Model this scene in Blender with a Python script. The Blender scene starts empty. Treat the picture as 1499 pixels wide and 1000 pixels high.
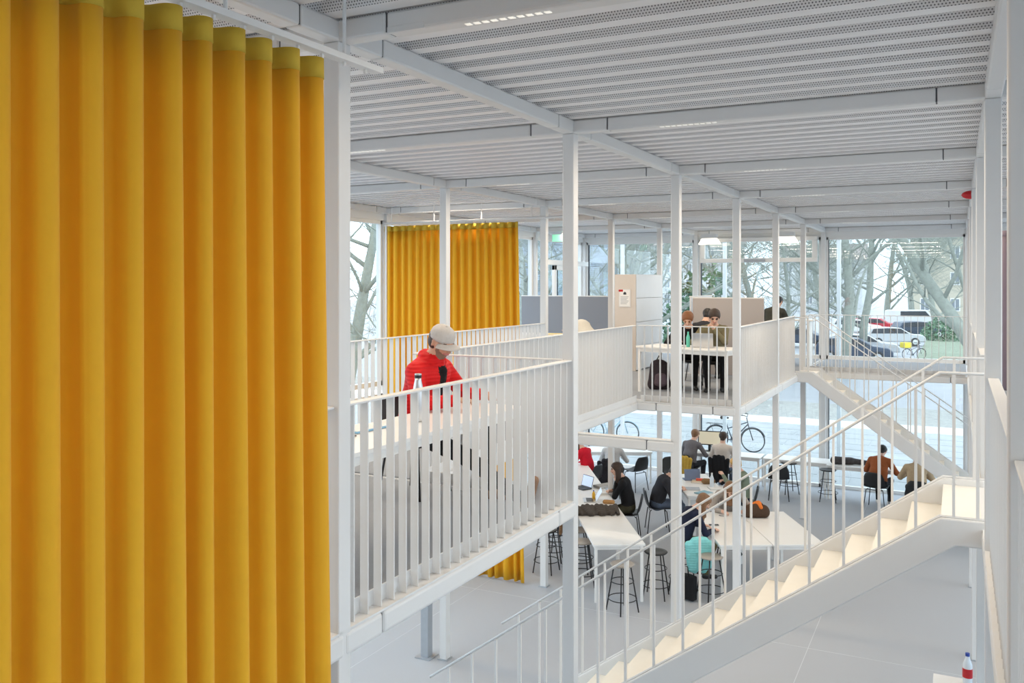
import bpy, bmesh, math, random
import numpy as np
from mathutils import Vector, Matrix
R = math.radians
random.seed(7); rng = np.random.default_rng(7)
sc = bpy.context.scene
col = sc.collection

# ------------------------------------------------------------------ camera, world, lights, exposure
cam = bpy.data.objects.new('camera', bpy.data.cameras.new('camera')); col.objects.link(cam)
cam.location = (2.7944, -3.565, 4.7406); cam.rotation_euler = (R(90), 0, 0.4686)
cam.data.sensor_width = 36; cam.data.lens = 1289.55*36/1499; cam.data.shift_y = (415.94-500)/1499
cam.data.clip_start = 0.05; cam.data.clip_end = 600
sc.camera = cam
w = bpy.data.worlds.new('overcast_sky'); sc.world = w; w.use_nodes = True
bg = w.node_tree.nodes['Background']; bg.inputs[0].default_value = (0.91, 0.955, 1.0, 1); bg.inputs[1].default_value = 4.0
sc.view_settings.view_transform = 'Standard'; sc.view_settings.look = 'None'
sc.view_settings.exposure = -0.32; sc.view_settings.gamma = 1.0
def area_light(loc, size, power, colr, rot=(0, 0, 0)):
    l = bpy.data.lights.new('luminaire_light', 'AREA'); l.shape = 'RECTANGLE'
    l.size, l.size_y = size; l.energy = power; l.color = colr
    o = bpy.data.objects.new('luminaire_light', l); o.location = loc; o.rotation_euler = rot; col.objects.link(o)
    return o
ZB = 5.95                       # underside of the roof beams
WARM = (1.0, 0.83, 0.62)
for yy in (-3, 0, 3, 6, 9, 12, 15):                 # linear luminaires let into the roof beams
    for xx in (-4.5, -1.5, 1.5, 4.5):
        area_light((xx, yy, ZB-0.03), (1.6, 0.08), 40 if yy > 0 else (50 if xx == -1.5 else 14), WARM)
for yy in (10.5, 13.5, 16.5):                        # luminaires under the gallery
    for xx in (-4.5, -1.5):
        area_light((xx, yy, 2.82), (1.6, 0.08), 14, WARM)

# ------------------------------------------------------------------ materials
MATS = {}
def mat(name, c, rough=0.5, metal=0.0, noise=0.0, nscale=40.0, bump=0.0, bscale=200.0, spec=0.5, trans=0.0, emit=None, estr=1.0, sheen=0.0):
    if name in MATS: return MATS[name]
    m = bpy.data.materials.new(name); m.use_nodes = True
    nt = m.node_tree; b = nt.nodes['Principled BSDF']
    b.inputs['Roughness'].default_value = rough; b.inputs['Metallic'].default_value = metal
    b.inputs['Specular IOR Level'].default_value = spec
    b.inputs['Base Color'].default_value = (*c, 1)
    tc = nt.nodes.new('ShaderNodeTexCoord')
    if noise > 0:
        n = nt.nodes.new('ShaderNodeTexNoise'); n.inputs['Scale'].default_value = nscale; n.inputs['Detail'].default_value = 4
        nt.links.new(tc.outputs['Object'], n.inputs['Vector'])
        r = nt.nodes.new('ShaderNodeMix'); r.data_type = 'RGBA'
        r.inputs['A'].default_value = (*[max(0, x*(1-noise)) for x in c], 1); r.inputs['B'].default_value = (*[min(1, x*(1+noise)) for x in c], 1)
        nt.links.new(n.outputs['Fac'], r.inputs['Factor']); nt.links.new(r.outputs['Result'], b.inputs['Base Color'])
    if bump > 0:
        n2 = nt.nodes.new('ShaderNodeTexNoise'); n2.inputs['Scale'].default_value = bscale
        nt.links.new(tc.outputs['Object'], n2.inputs['Vector'])
        bp = nt.nodes.new('ShaderNodeBump'); bp.inputs['Strength'].default_value = bump; bp.inputs['Distance'].default_value = 0.01
        nt.links.new(n2.outputs['Fac'], bp.inputs['Height']); nt.links.new(bp.outputs['Normal'], b.inputs['Normal'])
    if trans > 0:
        t = nt.nodes.new('ShaderNodeBsdfTranslucent'); t.inputs['Color'].default_value = (*c, 1)
        mx = nt.nodes.new('ShaderNodeMixShader'); mx.inputs[0].default_value = trans
        out = nt.nodes['Material Output']
        nt.links.new(b.outputs[0], mx.inputs[1]); nt.links.new(t.outputs[0], mx.inputs[2]); nt.links.new(mx.outputs[0], out.inputs[0])
    if emit:
        b.inputs['Emission Color'].default_value = (*emit, 1); b.inputs['Emission Strength'].default_value = estr
    if sheen > 0: b.inputs['Sheen Weight'].default_value = sheen
    MATS[name] = m; return m
def quilt(name, c, scale):                     # quilted nylon: bands across the sleeves and body
    m = mat(name, c, 0.6, noise=0.12, nscale=30, spec=0.22); nt = m.node_tree; b = nt.nodes['Principled BSDF']
    tc = nt.nodes.new('ShaderNodeTexCoord'); wv = nt.nodes.new('ShaderNodeTexWave'); wv.bands_direction = 'Z'; wv.wave_profile = 'SIN'
    wv.inputs['Scale'].default_value = scale; wv.inputs['Distortion'].default_value = 1.2; wv.inputs['Detail'].default_value = 1
    bp = nt.nodes.new('ShaderNodeBump'); bp.inputs['Strength'].default_value = 0.35; bp.inputs['Distance'].default_value = 0.012
    nt.links.new(tc.outputs['Object'], wv.inputs['Vector']); nt.links.new(wv.outputs['Fac'], bp.inputs['Height']); nt.links.new(bp.outputs['Normal'], b.inputs['Normal'])
    return m
def perforated():                              # white sheet with rows of round holes, laid out in metres by the UV map
    m = mat('perforated_sheet', (0.86, 0.845, 0.85), 0.45); nt = m.node_tree; b = nt.nodes['Principled BSDF']
    uv = nt.nodes.new('ShaderNodeUVMap'); sx = nt.nodes.new('ShaderNodeSeparateXYZ'); nt.links.new(uv.outputs[0], sx.inputs[0])
    def mth(op, a, bb=None):
        n = nt.nodes.new('ShaderNodeMath'); n.operation = op
        for i, v in enumerate((a, bb)):
            if v is None: continue
            if isinstance(v, (int, float)): n.inputs[i].default_value = v
            else: nt.links.new(v, n.inputs[i])
        return n.outputs[0]
    p = 0.016
    vrow = mth('DIVIDE', sx.outputs[1], p*0.86); row = mth('FLOOR', vrow)
    off = mth('MULTIPLY', mth('MODULO', row, 2.0), 0.5)
    fu = mth('SUBTRACT', mth('FRACT', mth('ADD', mth('DIVIDE', sx.outputs[0], p), off)), 0.5)
    fv = mth('MULTIPLY', mth('SUBTRACT', mth('FRACT', vrow), 0.5), 0.86)
    d = mth('SQRT', mth('ADD', mth('MULTIPLY', fu, fu), mth('MULTIPLY', fv, fv)))
    hole = mth('LESS_THAN', d, 0.24)
    mx = nt.nodes.new('ShaderNodeMix'); mx.data_type = 'RGBA'
    mx.inputs['A'].default_value = (0.86, 0.845, 0.85, 1); mx.inputs['B'].default_value = (0.16, 0.16, 0.17, 1)
    nt.links.new(hole, mx.inputs['Factor']); nt.links.new(mx.outputs['Result'], b.inputs['Base Color'])
    return m
def glass_mat():
    m = bpy.data.materials.new('window_glass'); m.use_nodes = True; nt = m.node_tree; nt.nodes.clear()
    out = nt.nodes.new('ShaderNodeOutputMaterial'); mx = nt.nodes.new('ShaderNodeMixShader'); mx.inputs[0].default_value = 0.05
    tr = nt.nodes.new('ShaderNodeBsdfTransparent'); tr.inputs[0].default_value = (0.90, 0.965, 1.0, 1)
    gl = nt.nodes.new('ShaderNodeBsdfGlossy'); gl.inputs['Roughness'].default_value = 0.0; gl.inputs[0].default_value = (1, 1, 1, 1)
    nt.links.new(tr.outputs[0], mx.inputs[1]); nt.links.new(gl.outputs[0], mx.inputs[2]); nt.links.new(mx.outputs[0], out.inputs[0])
    return m
WHITE = mat('white_steel_paint', (0.735, 0.73, 0.725), 0.42, noise=0.02, nscale=6)
DECKW = mat('white_deck_sheet', (0.86, 0.845, 0.85), 0.45, noise=0.02, nscale=4)
PERF = perforated()
SEAM = mat('dark_joint', (0.10, 0.10, 0.11), 0.8)
CARPET = mat('blue_grey_carpet', (0.475, 0.49, 0.52), 0.95, noise=0.22, nscale=260, bump=0.3, bscale=500, spec=0.1)
CARPETM = mat('grey_gallery_carpet', (0.34, 0.355, 0.38), 0.95, noise=0.25, nscale=220, bump=0.3, bscale=500, spec=0.1)
STEP = mat('cream_stair_lino', (0.84, 0.81, 0.74), 0.5, noise=0.03, nscale=8)
YEL = mat('yellow_curtain_cloth', (0.88, 0.50, 0.015), 0.75, noise=0.04, nscale=14, bump=0.12, bscale=700, trans=0.30, sheen=0.1)
YELH = mat('yellow_curtain_header', (0.60, 0.40, 0.035), 0.8, noise=0.05, nscale=20, bump=0.15, bscale=700, trans=0.05)
MAUVE = mat('mauve_curtain_cloth', (0.36, 0.29, 0.34), 0.8, noise=0.06, nscale=12, trans=0.1)
GLASS = glass_mat()
FRAMEW = mat('white_window_frame', (0.80, 0.79, 0.77), 0.4, noise=0.02, nscale=5)
GASKET = mat('dark_glazing_gasket', (0.03, 0.035, 0.045), 0.6)
TABLEW = mat('white_laminate', (0.86, 0.85, 0.83), 0.35, noise=0.02, nscale=3)
BLACKP = mat('black_plastic', (0.016, 0.017, 0.019), 0.45, noise=0.15, nscale=30)
BLACKM = mat('black_tube_steel', (0.012, 0.012, 0.014), 0.4)
STOOLG = mat('grey_brown_seat_ply', (0.36, 0.32, 0.28), 0.5, noise=0.1, nscale=20)
FELT = mat('grey_felt_screen', (0.27, 0.285, 0.32), 0.95, noise=0.08, nscale=150, spec=0.1)
FELTB = mat('taupe_felt_screen', (0.44, 0.40, 0.385), 0.95, noise=0.08, nscale=150, spec=0.1)
CABB = mat('beige_cabinet_board', (0.66, 0.60, 0.55), 0.6, noise=0.03, nscale=6)
CABTINT = mat('window_tinted_pale_board', (0.68, 0.72, 0.77), 0.5, noise=0.03, nscale=4)  # pale board with the bluish window light mixed into its colour
STEELG = mat('grey_galvanised_steel', (0.42, 0.45, 0.49), 0.45, metal=0.3, noise=0.1, nscale=12)
SKIN = mat('skin_tone_light', (0.70, 0.43, 0.32), 0.55, noise=0.05, nscale=25)
SKIND = mat('skin_tone_tan', (0.56, 0.32, 0.22), 0.55, noise=0.05, nscale=25)
BEARD = mat('stubble_skin', (0.23, 0.14, 0.10), 0.8, noise=0.25, nscale=200)
EYE = mat('dark_eye', (0.03, 0.02, 0.02), 0.3)
LIP = mat('lip_skin', (0.55, 0.22, 0.20), 0.5)
SILVER = mat('brushed_aluminium', (0.62, 0.63, 0.65), 0.28, metal=0.9, noise=0.04, nscale=60)
PAPER = mat('white_paper', (0.85, 0.85, 0.84), 0.8)
REDP = mat('red_plastic', (0.50, 0.012, 0.02), 0.3)
def cloth(name, c, noise=0.18): return mat(name, c, 0.85, noise=noise, nscale=35, bump=0.35, bscale=28, spec=0.2)

# ------------------------------------------------------------------ mesh helpers
def tag(o, label=None, cat=None, group=None, kind=None):
    if label: o['label'] = label
    if cat: o['category'] = cat
    if group: o['group'] = group
    if kind: o['kind'] = kind
    return o
def empty(name, loc=(0, 0, 0), rz=0.0, label=None, cat=None, group=None, kind=None):
    o = bpy.data.objects.new(name, None); o.location = loc; o.rotation_euler = (0, 0, rz); o.empty_display_size = 0.1
    col.objects.link(o); return tag(o, label, cat, group, kind)
def link(name, me, parent=None, loc=None, rot=None):
    o = bpy.data.objects.new(name, me); col.objects.link(o)
    if parent: o.parent = parent
    if loc is not None: o.location = loc
    if rot is not None: o.rotation_euler = rot
    return o
class MB:
    def __init__(s): s.v = []; s.f = []; s.m = []
    def add(s, vs, fs, mi=0):
        n = len(s.v); s.v += [tuple(x) for x in vs]; s.f += [tuple(i+n for i in f) for f in fs]; s.m += [mi]*len(fs); return s
    def box(s, lo, hi, mi=0):
        (a, b, c), (d, e, f) = lo, hi
        return s.add([(a,b,c),(d,b,c),(d,e,c),(a,e,c),(a,b,f),(d,b,f),(d,e,f),(a,e,f)],
                     [(0,3,2,1),(4,5,6,7),(0,1,5,4),(1,2,6,5),(2,3,7,6),(3,0,4,7)], mi)
    def prism(s, poly, axis, a, b, mi=0):          # polygon in the two other axes, extruded along axis from a to b
        n = len(poly)
        def pt(p, t):
            return {'X': (t, p[0], p[1]), 'Y': (p[0], t, p[1]), 'Z': (p[0], p[1], t)}[axis]
        vs = [pt(p, a) for p in poly]+[pt(p, b) for p in poly]
        fs = [tuple(range(n)), tuple(range(2*n-1, n-1, -1))]+[(i, i+n, (i+1) % n+n, (i+1) % n) for i in range(n)]
        return s.add(vs, fs, mi)
    def tube(s, pts, r, n=8, mi=0, closed=False):
        pts = [Vector(p) for p in pts]; rr = r if isinstance(r, (list, tuple)) else [r]*len(pts)
        k = len(pts); rings = []; ref = None
        for i, p in enumerate(pts):
            if closed: t = pts[(i+1) % k]-pts[i-1]
            else: t = pts[min(i+1, k-1)]-pts[max(i-1, 0)]
            t.normalize()
            if ref is None: ref = Vector((0, 0, 1)) if abs(t.z) < 0.9 else Vector((1, 0, 0))
            u = t.cross(ref).normalized(); ref = u.cross(t).normalized()
            rings.append([p+(u*math.cos(a)+ref*math.sin(a))*rr[i] for a in [2*math.pi*j/n for j in range(n)]])
        vs = [v for q in rings for v in q]; fs = []
        for i in range(k if closed else k-1):
            a, b = i*n, ((i+1) % k)*n
            fs += [(a+j, a+(j+1) % n, b+(j+1) % n, b+j) for j in range(n)]
        if not closed: fs += [tuple(range(n-1, -1, -1)), tuple((k-1)*n+j for j in range(n))]
        return s.add(vs, fs, mi)
    def lathe(s, prof, n=20, c=(0, 0, 0), mi=0):
        vs = []; fs = []
        for (r, z) in prof: vs += [(c[0]+r*math.cos(2*math.pi*j/n), c[1]+r*math.sin(2*math.pi*j/n), c[2]+z) for j in range(n)]
        for i in range(len(prof)-1): fs += [(i*n+j, i*n+(j+1) % n, (i+1)*n+(j+1) % n, (i+1)*n+j) for j in range(n)]
        fs += [tuple(range(n-1, -1, -1)), tuple((len(prof)-1)*n+j for j in range(n))]
        return s.add(vs, fs, mi)
    def mesh(s, name, mats, smooth=False, bevel=0.0, seg=2):
        me = bpy.data.meshes.new(name); me.from_pydata(s.v, [], s.f)
        for m in (mats if isinstance(mats, (list, tuple)) else [mats]): me.materials.append(m)
        me.polygons.foreach_set('material_index', s.m)
        bm = bmesh.new(); bm.from_mesh(me)
        bmesh.ops.recalc_face_normals(bm, faces=bm.faces)
        if bevel > 0:
            ed = [e for e in bm.edges if len(e.link_faces) == 2 and e.calc_face_angle(0) > 0.6]
            bmesh.ops.bevel(bm, geom=ed, offset=bevel, segments=seg, affect='EDGES', profile=0.5, clamp_overlap=True)
        bm.to_mesh(me); bm.free()
        if smooth: me.polygons.foreach_set('use_smooth', [True]*len(me.polygons))
        me.update(); return me
    def build(s, name, mats, parent=None, loc=None, rot=None, smooth=False, bevel=0.0, seg=2):
        return link(name, s.mesh(name, mats, smooth, bevel, seg), parent, loc, rot)
def box(name, lo, hi, m, parent=None, bevel=0.0):
    return MB().box(lo, hi).build(name, m, parent, bevel=bevel)
def copy_tree(o, loc=None, rz=None, parent=None):
    c = o.copy(); col.objects.link(c); c.parent = parent
    if loc is not None: c.location = loc
    if rz is not None: c.rotation_euler = (0, 0, rz)
    for ch in list(o.children):
        k = ch.copy(); col.objects.link(k); k.parent = c
        for g in list(ch.children):
            d = g.copy(); col.objects.link(d); d.parent = k
    return c

# ------------------------------------------------------------------ the setting: floors, roof, frame
box('floor', (-6.1, -9.1, -0.2), (6.3, 18.1, 0.0), CARPET)['kind'] = 'structure'
fl = bpy.data.objects['floor']
for i, xx in enumerate((-3.9, 1.05)):
    s_ = box('carpet_seam', (xx, -9, 0.0), (xx+0.006, 18, 0.0012), mat('seam_tape', (0.66, 0.68, 0.70), 0.8), fl)
box('carpet_seam', (-6, 8.4, 0.0), (6, 8.408, 0.0012), MATS['seam_tape'], fl)

# roof deck: trapezoidal sheet, ribs run along X, one sheet for each 3 m bay
def deck_panel():
    me_v = []; fs = []; mi = []; uvs = []
    x0, x1, z0, z1 = -6.0, 6.3, 6.055, 6.155
    prof = []                                  # (y, z, material of the face that follows)
    for k in range(12):
        y = k*0.25
        prof += [(y, z1, 0), (y+0.055, z1, 1), (y+0.085, z0, 0), (y+0.185, z0, 1), (y+0.215, z1, 0)]
    prof.append((3.0, z1, 0))
    n = len(prof)
    for (y, z, _) in prof: me_v += [(x0, y, z), (x1, y, z)]
    for i in range(n-1):
        fs.append((2*i, 2*i+2, 2*i+3, 2*i+1)); mi.append(prof[i][2])
        L = math.hypot(prof[i+1][0]-prof[i][0], prof[i+1][1]-prof[i][1])
        uvs += [(x0, 0), (x0, L), (x1, L), (x1, 0)]
    me = bpy.data.meshes.new('roof_sheet'); me.from_pydata(me_v, [], fs)
    me.materials.append(DECKW); me.materials.append(PERF); me.polygons.foreach_set('material_index', mi)
    l = me.uv_layers.new(name='metres')
    for i, u in enumerate(uvs): l.data[i].uv = u
    me.update(); return me
ceil = box('ceiling', (-6.4, -9.3, 6.30), (6.6, 18.4, 6.5), DECKW); ceil['kind'] = 'structure'
dp = deck_panel()
for k in range(-3, 6): link('roof_sheet', dp, ceil, (0, 3*k, 0))

COLX = (-6, -3, 0, 3, 6); COLY = (-9, -6, -3, 0, 3, 6, 9, 12, 15, 18)
cm = MB().box((-0.05, -0.05, 0.0), (0.05, 0.05, ZB)).mesh('steel_column', WHITE, bevel=0.008)
bp_ = MB().box((-0.07, -0.07, 0.0), (0.07, 0.07, 0.012)).mesh('base_plate', STEELG)
for x in COLX:
    for y in COLY:
        if (x, y) in ((3, -3), (0, -3)): continue
        o = link('steel_column', cm, None, (x, y, 0)); tag(o, 'slim white square steel column of the building frame', 'column', 'steel columns of the frame', 'structure')
        link('base_plate', bp_, o)
# roof beams: a cross-shaped node over each column, a beam between two nodes, a dark gap between
nodem = MB().box((-0.33, -0.05, 0), (0.33, 0.05, 0.105)).box((-0.05, -0.33, 0), (0.05, 0.33, 0.105)).mesh('beam_node', WHITE, bevel=0.012)
bxm = MB().box((0.336, -0.05, 0), (2.664, 0.05, 0.105)).mesh('roof_beam', WHITE, bevel=0.014)
bym = MB().box((-0.05, 0.336, 0), (0.05, 2.664, 0.105)).mesh('roof_beam', WHITE, bevel=0.014)
coreX = MB().box((0.32, -0.042, 0.008), (0.345, 0.042, 0.1)).box((2.655, -0.042, 0.008), (2.68, 0.042, 0.1)).mesh('joint_core', SEAM)
coreY = MB().box((-0.042, 0.32, 0.008), (0.042, 0.345, 0.1)).box((-0.042, 2.655, 0.008), (0.042, 2.68, 0.1)).mesh('joint_core', SEAM)
brkm = MB().box((1.485, -0.012, 0.1), (1.515, 0.012, 0.2)).mesh('hanger_tab', WHITE)
tabm = MB().box((0.34, -0.051, -0.002), (0.55, -0.03, 0.03)).mesh('access_cover', WHITE, bevel=0.003)
LEDM = mat('lit_luminaire_lens', (0.9, 0.9, 0.85), 0.4, emit=(1.0, 0.93, 0.8), estr=0.7)
lm = MB()
for i in range(10): lm.box((0.75+i*0.045, -0.014, -0.002), (0.778+i*0.045, 0.014, 0.004))
ledm = lm.mesh('luminaire_lens', LEDM)
for x in COLX:
    for y in COLY+(21,):
        link('beam_node', nodem, None, (x, y, ZB))['kind'] = 'structure'
        if x < 6:
            b = link('roof_beam', bxm, None, (x, y, ZB)); b['kind'] = 'structure'
            for n_, m_ in (('joint_core', coreX), ('hanger_tab', brkm), ('access_cover', tabm), ('luminaire_lens', ledm)):
                if y < 18 or n_ == 'joint_core': link(n_, m_, b)
        if y < 21:
            b = link('roof_beam', bym, None, (x, y, ZB)); b['kind'] = 'structure'; link('joint_core', coreY, b)

# gallery slabs with a rounded white edge profile
def slab(name, x0, y0, x1, y1):
    e = empty(name, (x0, y0, 2.86)); e['kind'] = 'structure'
    MB().box((0.02, 0.02, 0.02), (x1-x0-0.02, y1-y0-0.02, 0.13)).build('slab_core', WHITE, e)
    MB().box((0.06, 0.06, 0.13), (x1-x0-0.06, y1-y0-0.06, 0.142)).build('carpet', CARPETM, e)
    return e
slab('floor_gallery_west', -3.0, -6.0, 0.0, 3.0)
slab('floor_gallery_bridge', -3.0, 3.0, -1.5, 9.0)
slab('floor_gallery_north', -6.0, 9.25, 0.0, 18.0)
slab('floor_gallery_link', 0.0, 15.0, 3.0, 18.0)
slab('floor_gallery_east', 3.0, -6.0, 6.0, 18.0)
def edge_beam(x0, y0, x1, y1):           # edge profile between two nodes, with gaps at the joints
    dx, dy = x1-x0, y1-y0; L = math.hypot(dx, dy); a = math.atan2(dy, dx)
    e = empty('trim_slab_edge', (x0, y0, 2.865), a); e['kind'] = 'structure'
    cuts = [0.0]
    if L > 1.2: cuts += [0.33, L-0.33]
    cuts.append(L)
    for c0, c1 in zip(cuts[:-1], cuts[1:]):
        MB().box((c0+0.003, -0.055, 0), (c1-0.003, 0.055, 0.125)).build('edge_profile', WHITE, e, bevel=0.022, seg=3)
    MB().box((0.01, -0.04, 0.015), (L-0.01, 0.04, 0.11)).build('joint_core', SEAM, e)
    MB().box((0.02, -0.05, 0.1255), (L-0.02, 0.05, 0.137)).build('edge_cap', WHITE, e)
for a in ((0, -6, 0, -3), (0, -3, 0, 0), (0, 0, 0, 3), (-1.5, 3, 0, 3), (-3, -3, -3, 0), (-3, 0, -3, 3), (-3, 3, -3, 6), (-3, 6, -3, 9), (-1.5, 3, -1.5, 6), (-1.5, 6, -1.5, 9),
          (-1.5, 9, 0, 9), (0, 9, 0, 12), (0, 12, 0, 15), (0, 15, 3, 15), (3, -6, 3, -3), (3, -3, 3, 0), (3, 0, 3, 3), (3, 3, 3, 6), (3, 6, 3, 9), (3, 9, 3, 12), (3, 12, 3, 15), (-6, 9.25, -3, 9.25)):
    edge_beam(*a)
edge_beam(-1.5, 6, 0, 6); edge_beam(-3, 18, 0, 18); edge_beam(-6, 18, -3, 18); edge_beam(0, 18, 3, 18)

# railings: fins standing across the edge, flat handrail, low kick plate
slat_m = MB().box((-0.004, -0.025, 0.0), (0.004, 0.025, 1.118)).mesh('slat', WHITE)
def railing(x0, y0, x1, y1, label, kick=1):
    dx, dy = x1-x0, y1-y0; L = math.hypot(dx, dy); a = math.atan2(dy, dx)
    e = empty('slatted_railing', (x0, y0, 3.003), a, label, 'railing', 'slatted railings of the gallery')
    MB().box((0, -0.032, 1.116), (L, 0.032, 1.128)).build('handrail', WHITE, e, bevel=0.003)
    MB().box((0.02, 0.036*kick-0.004, 0.0), (L-0.02, 0.036*kick+0.004, 0.085)).build('kick_plate', WHITE, e)
    n = int(round((L-0.1)/0.12))
    for i in range(n):
        link('slat', slat_m, e, (0.09+0.12*i, 0, 0))
railing(0, 0.02, 0, 2.97, 'white fin railing beside the man in the red jacket')
railing(0, -2.9, 0, -0.06, 'white fin railing running behind the large yellow curtain')
railing(-1.5, 3, -0.06, 3, 'short white railing behind the man in the red jacket')
railing(-1.5, 3.05, -1.5, 8.95, 'long white bridge railing on the side of the hall stairs', -1)
railing(-3, 0.05, -3, 2.95, 'white railing on the curtain side of the seated man\'s platform', -1)
railing(-3, 3.05, -3, 5.95, 'white bridge railing in front of the far yellow curtain', -1)
railing(-3, 6.05, -3, 8.95, 'white bridge railing next to the end of the far yellow curtain', -1)
railing(-1.45, 9, -0.06, 9, 'short open white railing in front of the table for two')
railing(0, 9.06, 0, 11.94, 'white railing beside the man at the silver laptop')
railing(0, 12.06, 0, 14.0, 'white railing leading to the far descending stairs')
railing(0.1, 15, 2.94, 15, 'white railing before the big window with the parked cars')
railing(3, -3.0, 3, -0.06, 'white railing on the near stretch of the right gallery', -1)
railing(3, 0.06, 3, 2.94, 'white railing on the right gallery just before the stair landing', -1)
railing(3, 5.06, 3, 5.95, 'short white railing on the right gallery past the stair landing', -1)
railing(3, 6.06, 3, 11.95, 'white railing on the far stretch of the right gallery', -1)

# stairs: straight flight along X; s=+1 rises to +X
def stairs(xtop, s, ya, yb, label):
    n, rise, go = 17, 3.0/17, 0.2486
    e = empty('staircase', (xtop, 0, 0), 0, label, 'staircase')
    W0, W1 = ya, yb
    X = lambda k: -s*go*k
    L = go*n
    land = 0.32*s
    for k in range(n):
        zt = 3.0-rise*(k+1)
        MB().box((min(X(k), X(k+1)), W0+0.02, zt-0.03), (max(X(k), X(k+1)), W1-0.02, zt)).build('tread', STEP, e)
        MB().box((min(X(k), X(k)+s*0.012), W0+0.02, zt-0.03), (max(X(k), X(k)+s*0.012), W1-0.02, zt+rise-0.031)).build('riser', STEP, e)
    MB().box((min(0, land), W0+0.02, 2.965), (max(0, land), W1-0.02, 3.0)).build('landing', STEP, e)
    for y in (W0, W1):
        top = [(land, 3.055), (0.0, 3.055), (-s*L, 3.055-rise*n)]
        poly = [(land, 2.86), (0.1*s, 2.86), (-s*(L-0.32*s*s), -0.0), (-s*(L+0.06), 0.0), (-s*(L+0.06), 0.03), (0.0, 3.055), (land, 3.055)]
        MB().prism(poly, 'Y', y-0.03 if y == W0 else y-0.03, y+0.03).build('stringer', WHITE, e, bevel=0.012)
        cap = MB().tube([(land, y, 3.062), (0, y, 3.062), (-s*(L+0.04), y, 0.05)], 0.012, 6).build('base_bar', WHITE, e)
        hr = MB()
        hr.tube([(land, y, 4.10), (0.0, y, 4.10), (-s*(L+0.12), y, 4.10-rise*n-0.08)], 0.011, 8).build('handrail', WHITE, e, smooth=True)
        for k in range(n+1):
            xk = -s*go*(k-0.35)
            if k == 0: z0, z1 = 3.05, 4.09
            else: z0 = 3.05-rise*(k-0.35); z1 = z0+1.04
            MB().box((xk-0.010, y-0.010, max(0.02, z0)), (xk+0.010, y+0.010, z1)).build('baluster', WHITE, e)
        MB().box((land*0.75-0.011, y-0.011, 3.05), (land*0.75+0.011, y+0.011, 4.09)).build('baluster', WHITE, e)
    return e
stairs(2.68, 1, 3.53, 5.0, 'white stairs rising across the hall to the right gallery landing')
stairs(0.33, -1, 14.0, 14.94, 'far white stairs descending in front of the big window')

# facades
def facade(name, axis, fixed, marks, z0, z1, glass=True):
    e = empty(name, (0, 0, 0)); e['kind'] = 'structure'
    out = 0.12 if fixed > 0 else -0.12
    if name == 'window_south': out = -0.12
    def bx(nm, a0, a1, d0, d1, za, zb, m):
        lo, hi = ((a0, d0, za), (a1, d1, zb)) if axis == 'X' else ((d0, a0, za), (d1, a1, zb))
        lo2 = tuple(min(p, q) for p, q in zip(lo, hi)); hi2 = tuple(max(p, q) for p, q in zip(lo, hi))
        return MB().box(lo2, hi2).build(nm, m, e)
    f0, f1 = fixed+out*0.3, fixed+out*1.1
    for a, b in zip(marks[:-1], marks[1:]):
        for za, zb in ((z0, 2.86), (3.0, z1)):
            bx('head_frame', a+0.06, b-0.06, f0, f1, zb-0.06, zb, FRAMEW); bx('sill_frame', a+0.06, b-0.06, f0, f1, za, za+0.08, FRAMEW)
            for q in (a+0.055, b-0.055-0.05): bx('side_frame', q, q+0.05, f0, f1, za, zb, FRAMEW)
            bx('gasket', a+0.105, a+0.117, f0-out*0.02, f1, za+0.08, zb-0.06, GASKET)
            if glass: bx('pane', a+0.1, b-0.1, fixed+out*0.68, fixed+out*0.74, za+0.07, zb-0.05, GLASS)
    return e
facade('window_north', 'X', 18.0, [-6, -3, 0, 3, 6], 0.0, 5.83)
facade('window_west', 'Y', -6.0, [-9, -6, -3, 0, 3, 6, 9, 12, 15, 18], 0.0, 5.83)
box('wall_south_blocker', (-6.1, -9.2, 0), (6.3, -9.0, 6.3), FRAMEW)['kind'] = 'structure'  # unseen wall, made solid to hold back light from behind the camera
facade('window_east', 'Y', 6.0, [-9, -6, -3, 0, 3, 6, 9, 12, 15, 18], 0.0, 5.83)
for nm, lo, hi in (('trim_fascia_north', (-6, 18.0, 5.83), (6, 18.15, 6.3)), ('trim_fascia_west', (-6.15, -9, 5.83), (-6, 18, 6.3)),
                   ('trim_fascia_east', (6, -9, 5.83), (6.15, 18, 6.3)), ('trim_fascia_south', (-6, -9.15, 5.83), (6, -9, 6.3))):
    box(nm, lo, hi, FRAMEW)['kind'] = 'structure'
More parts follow.
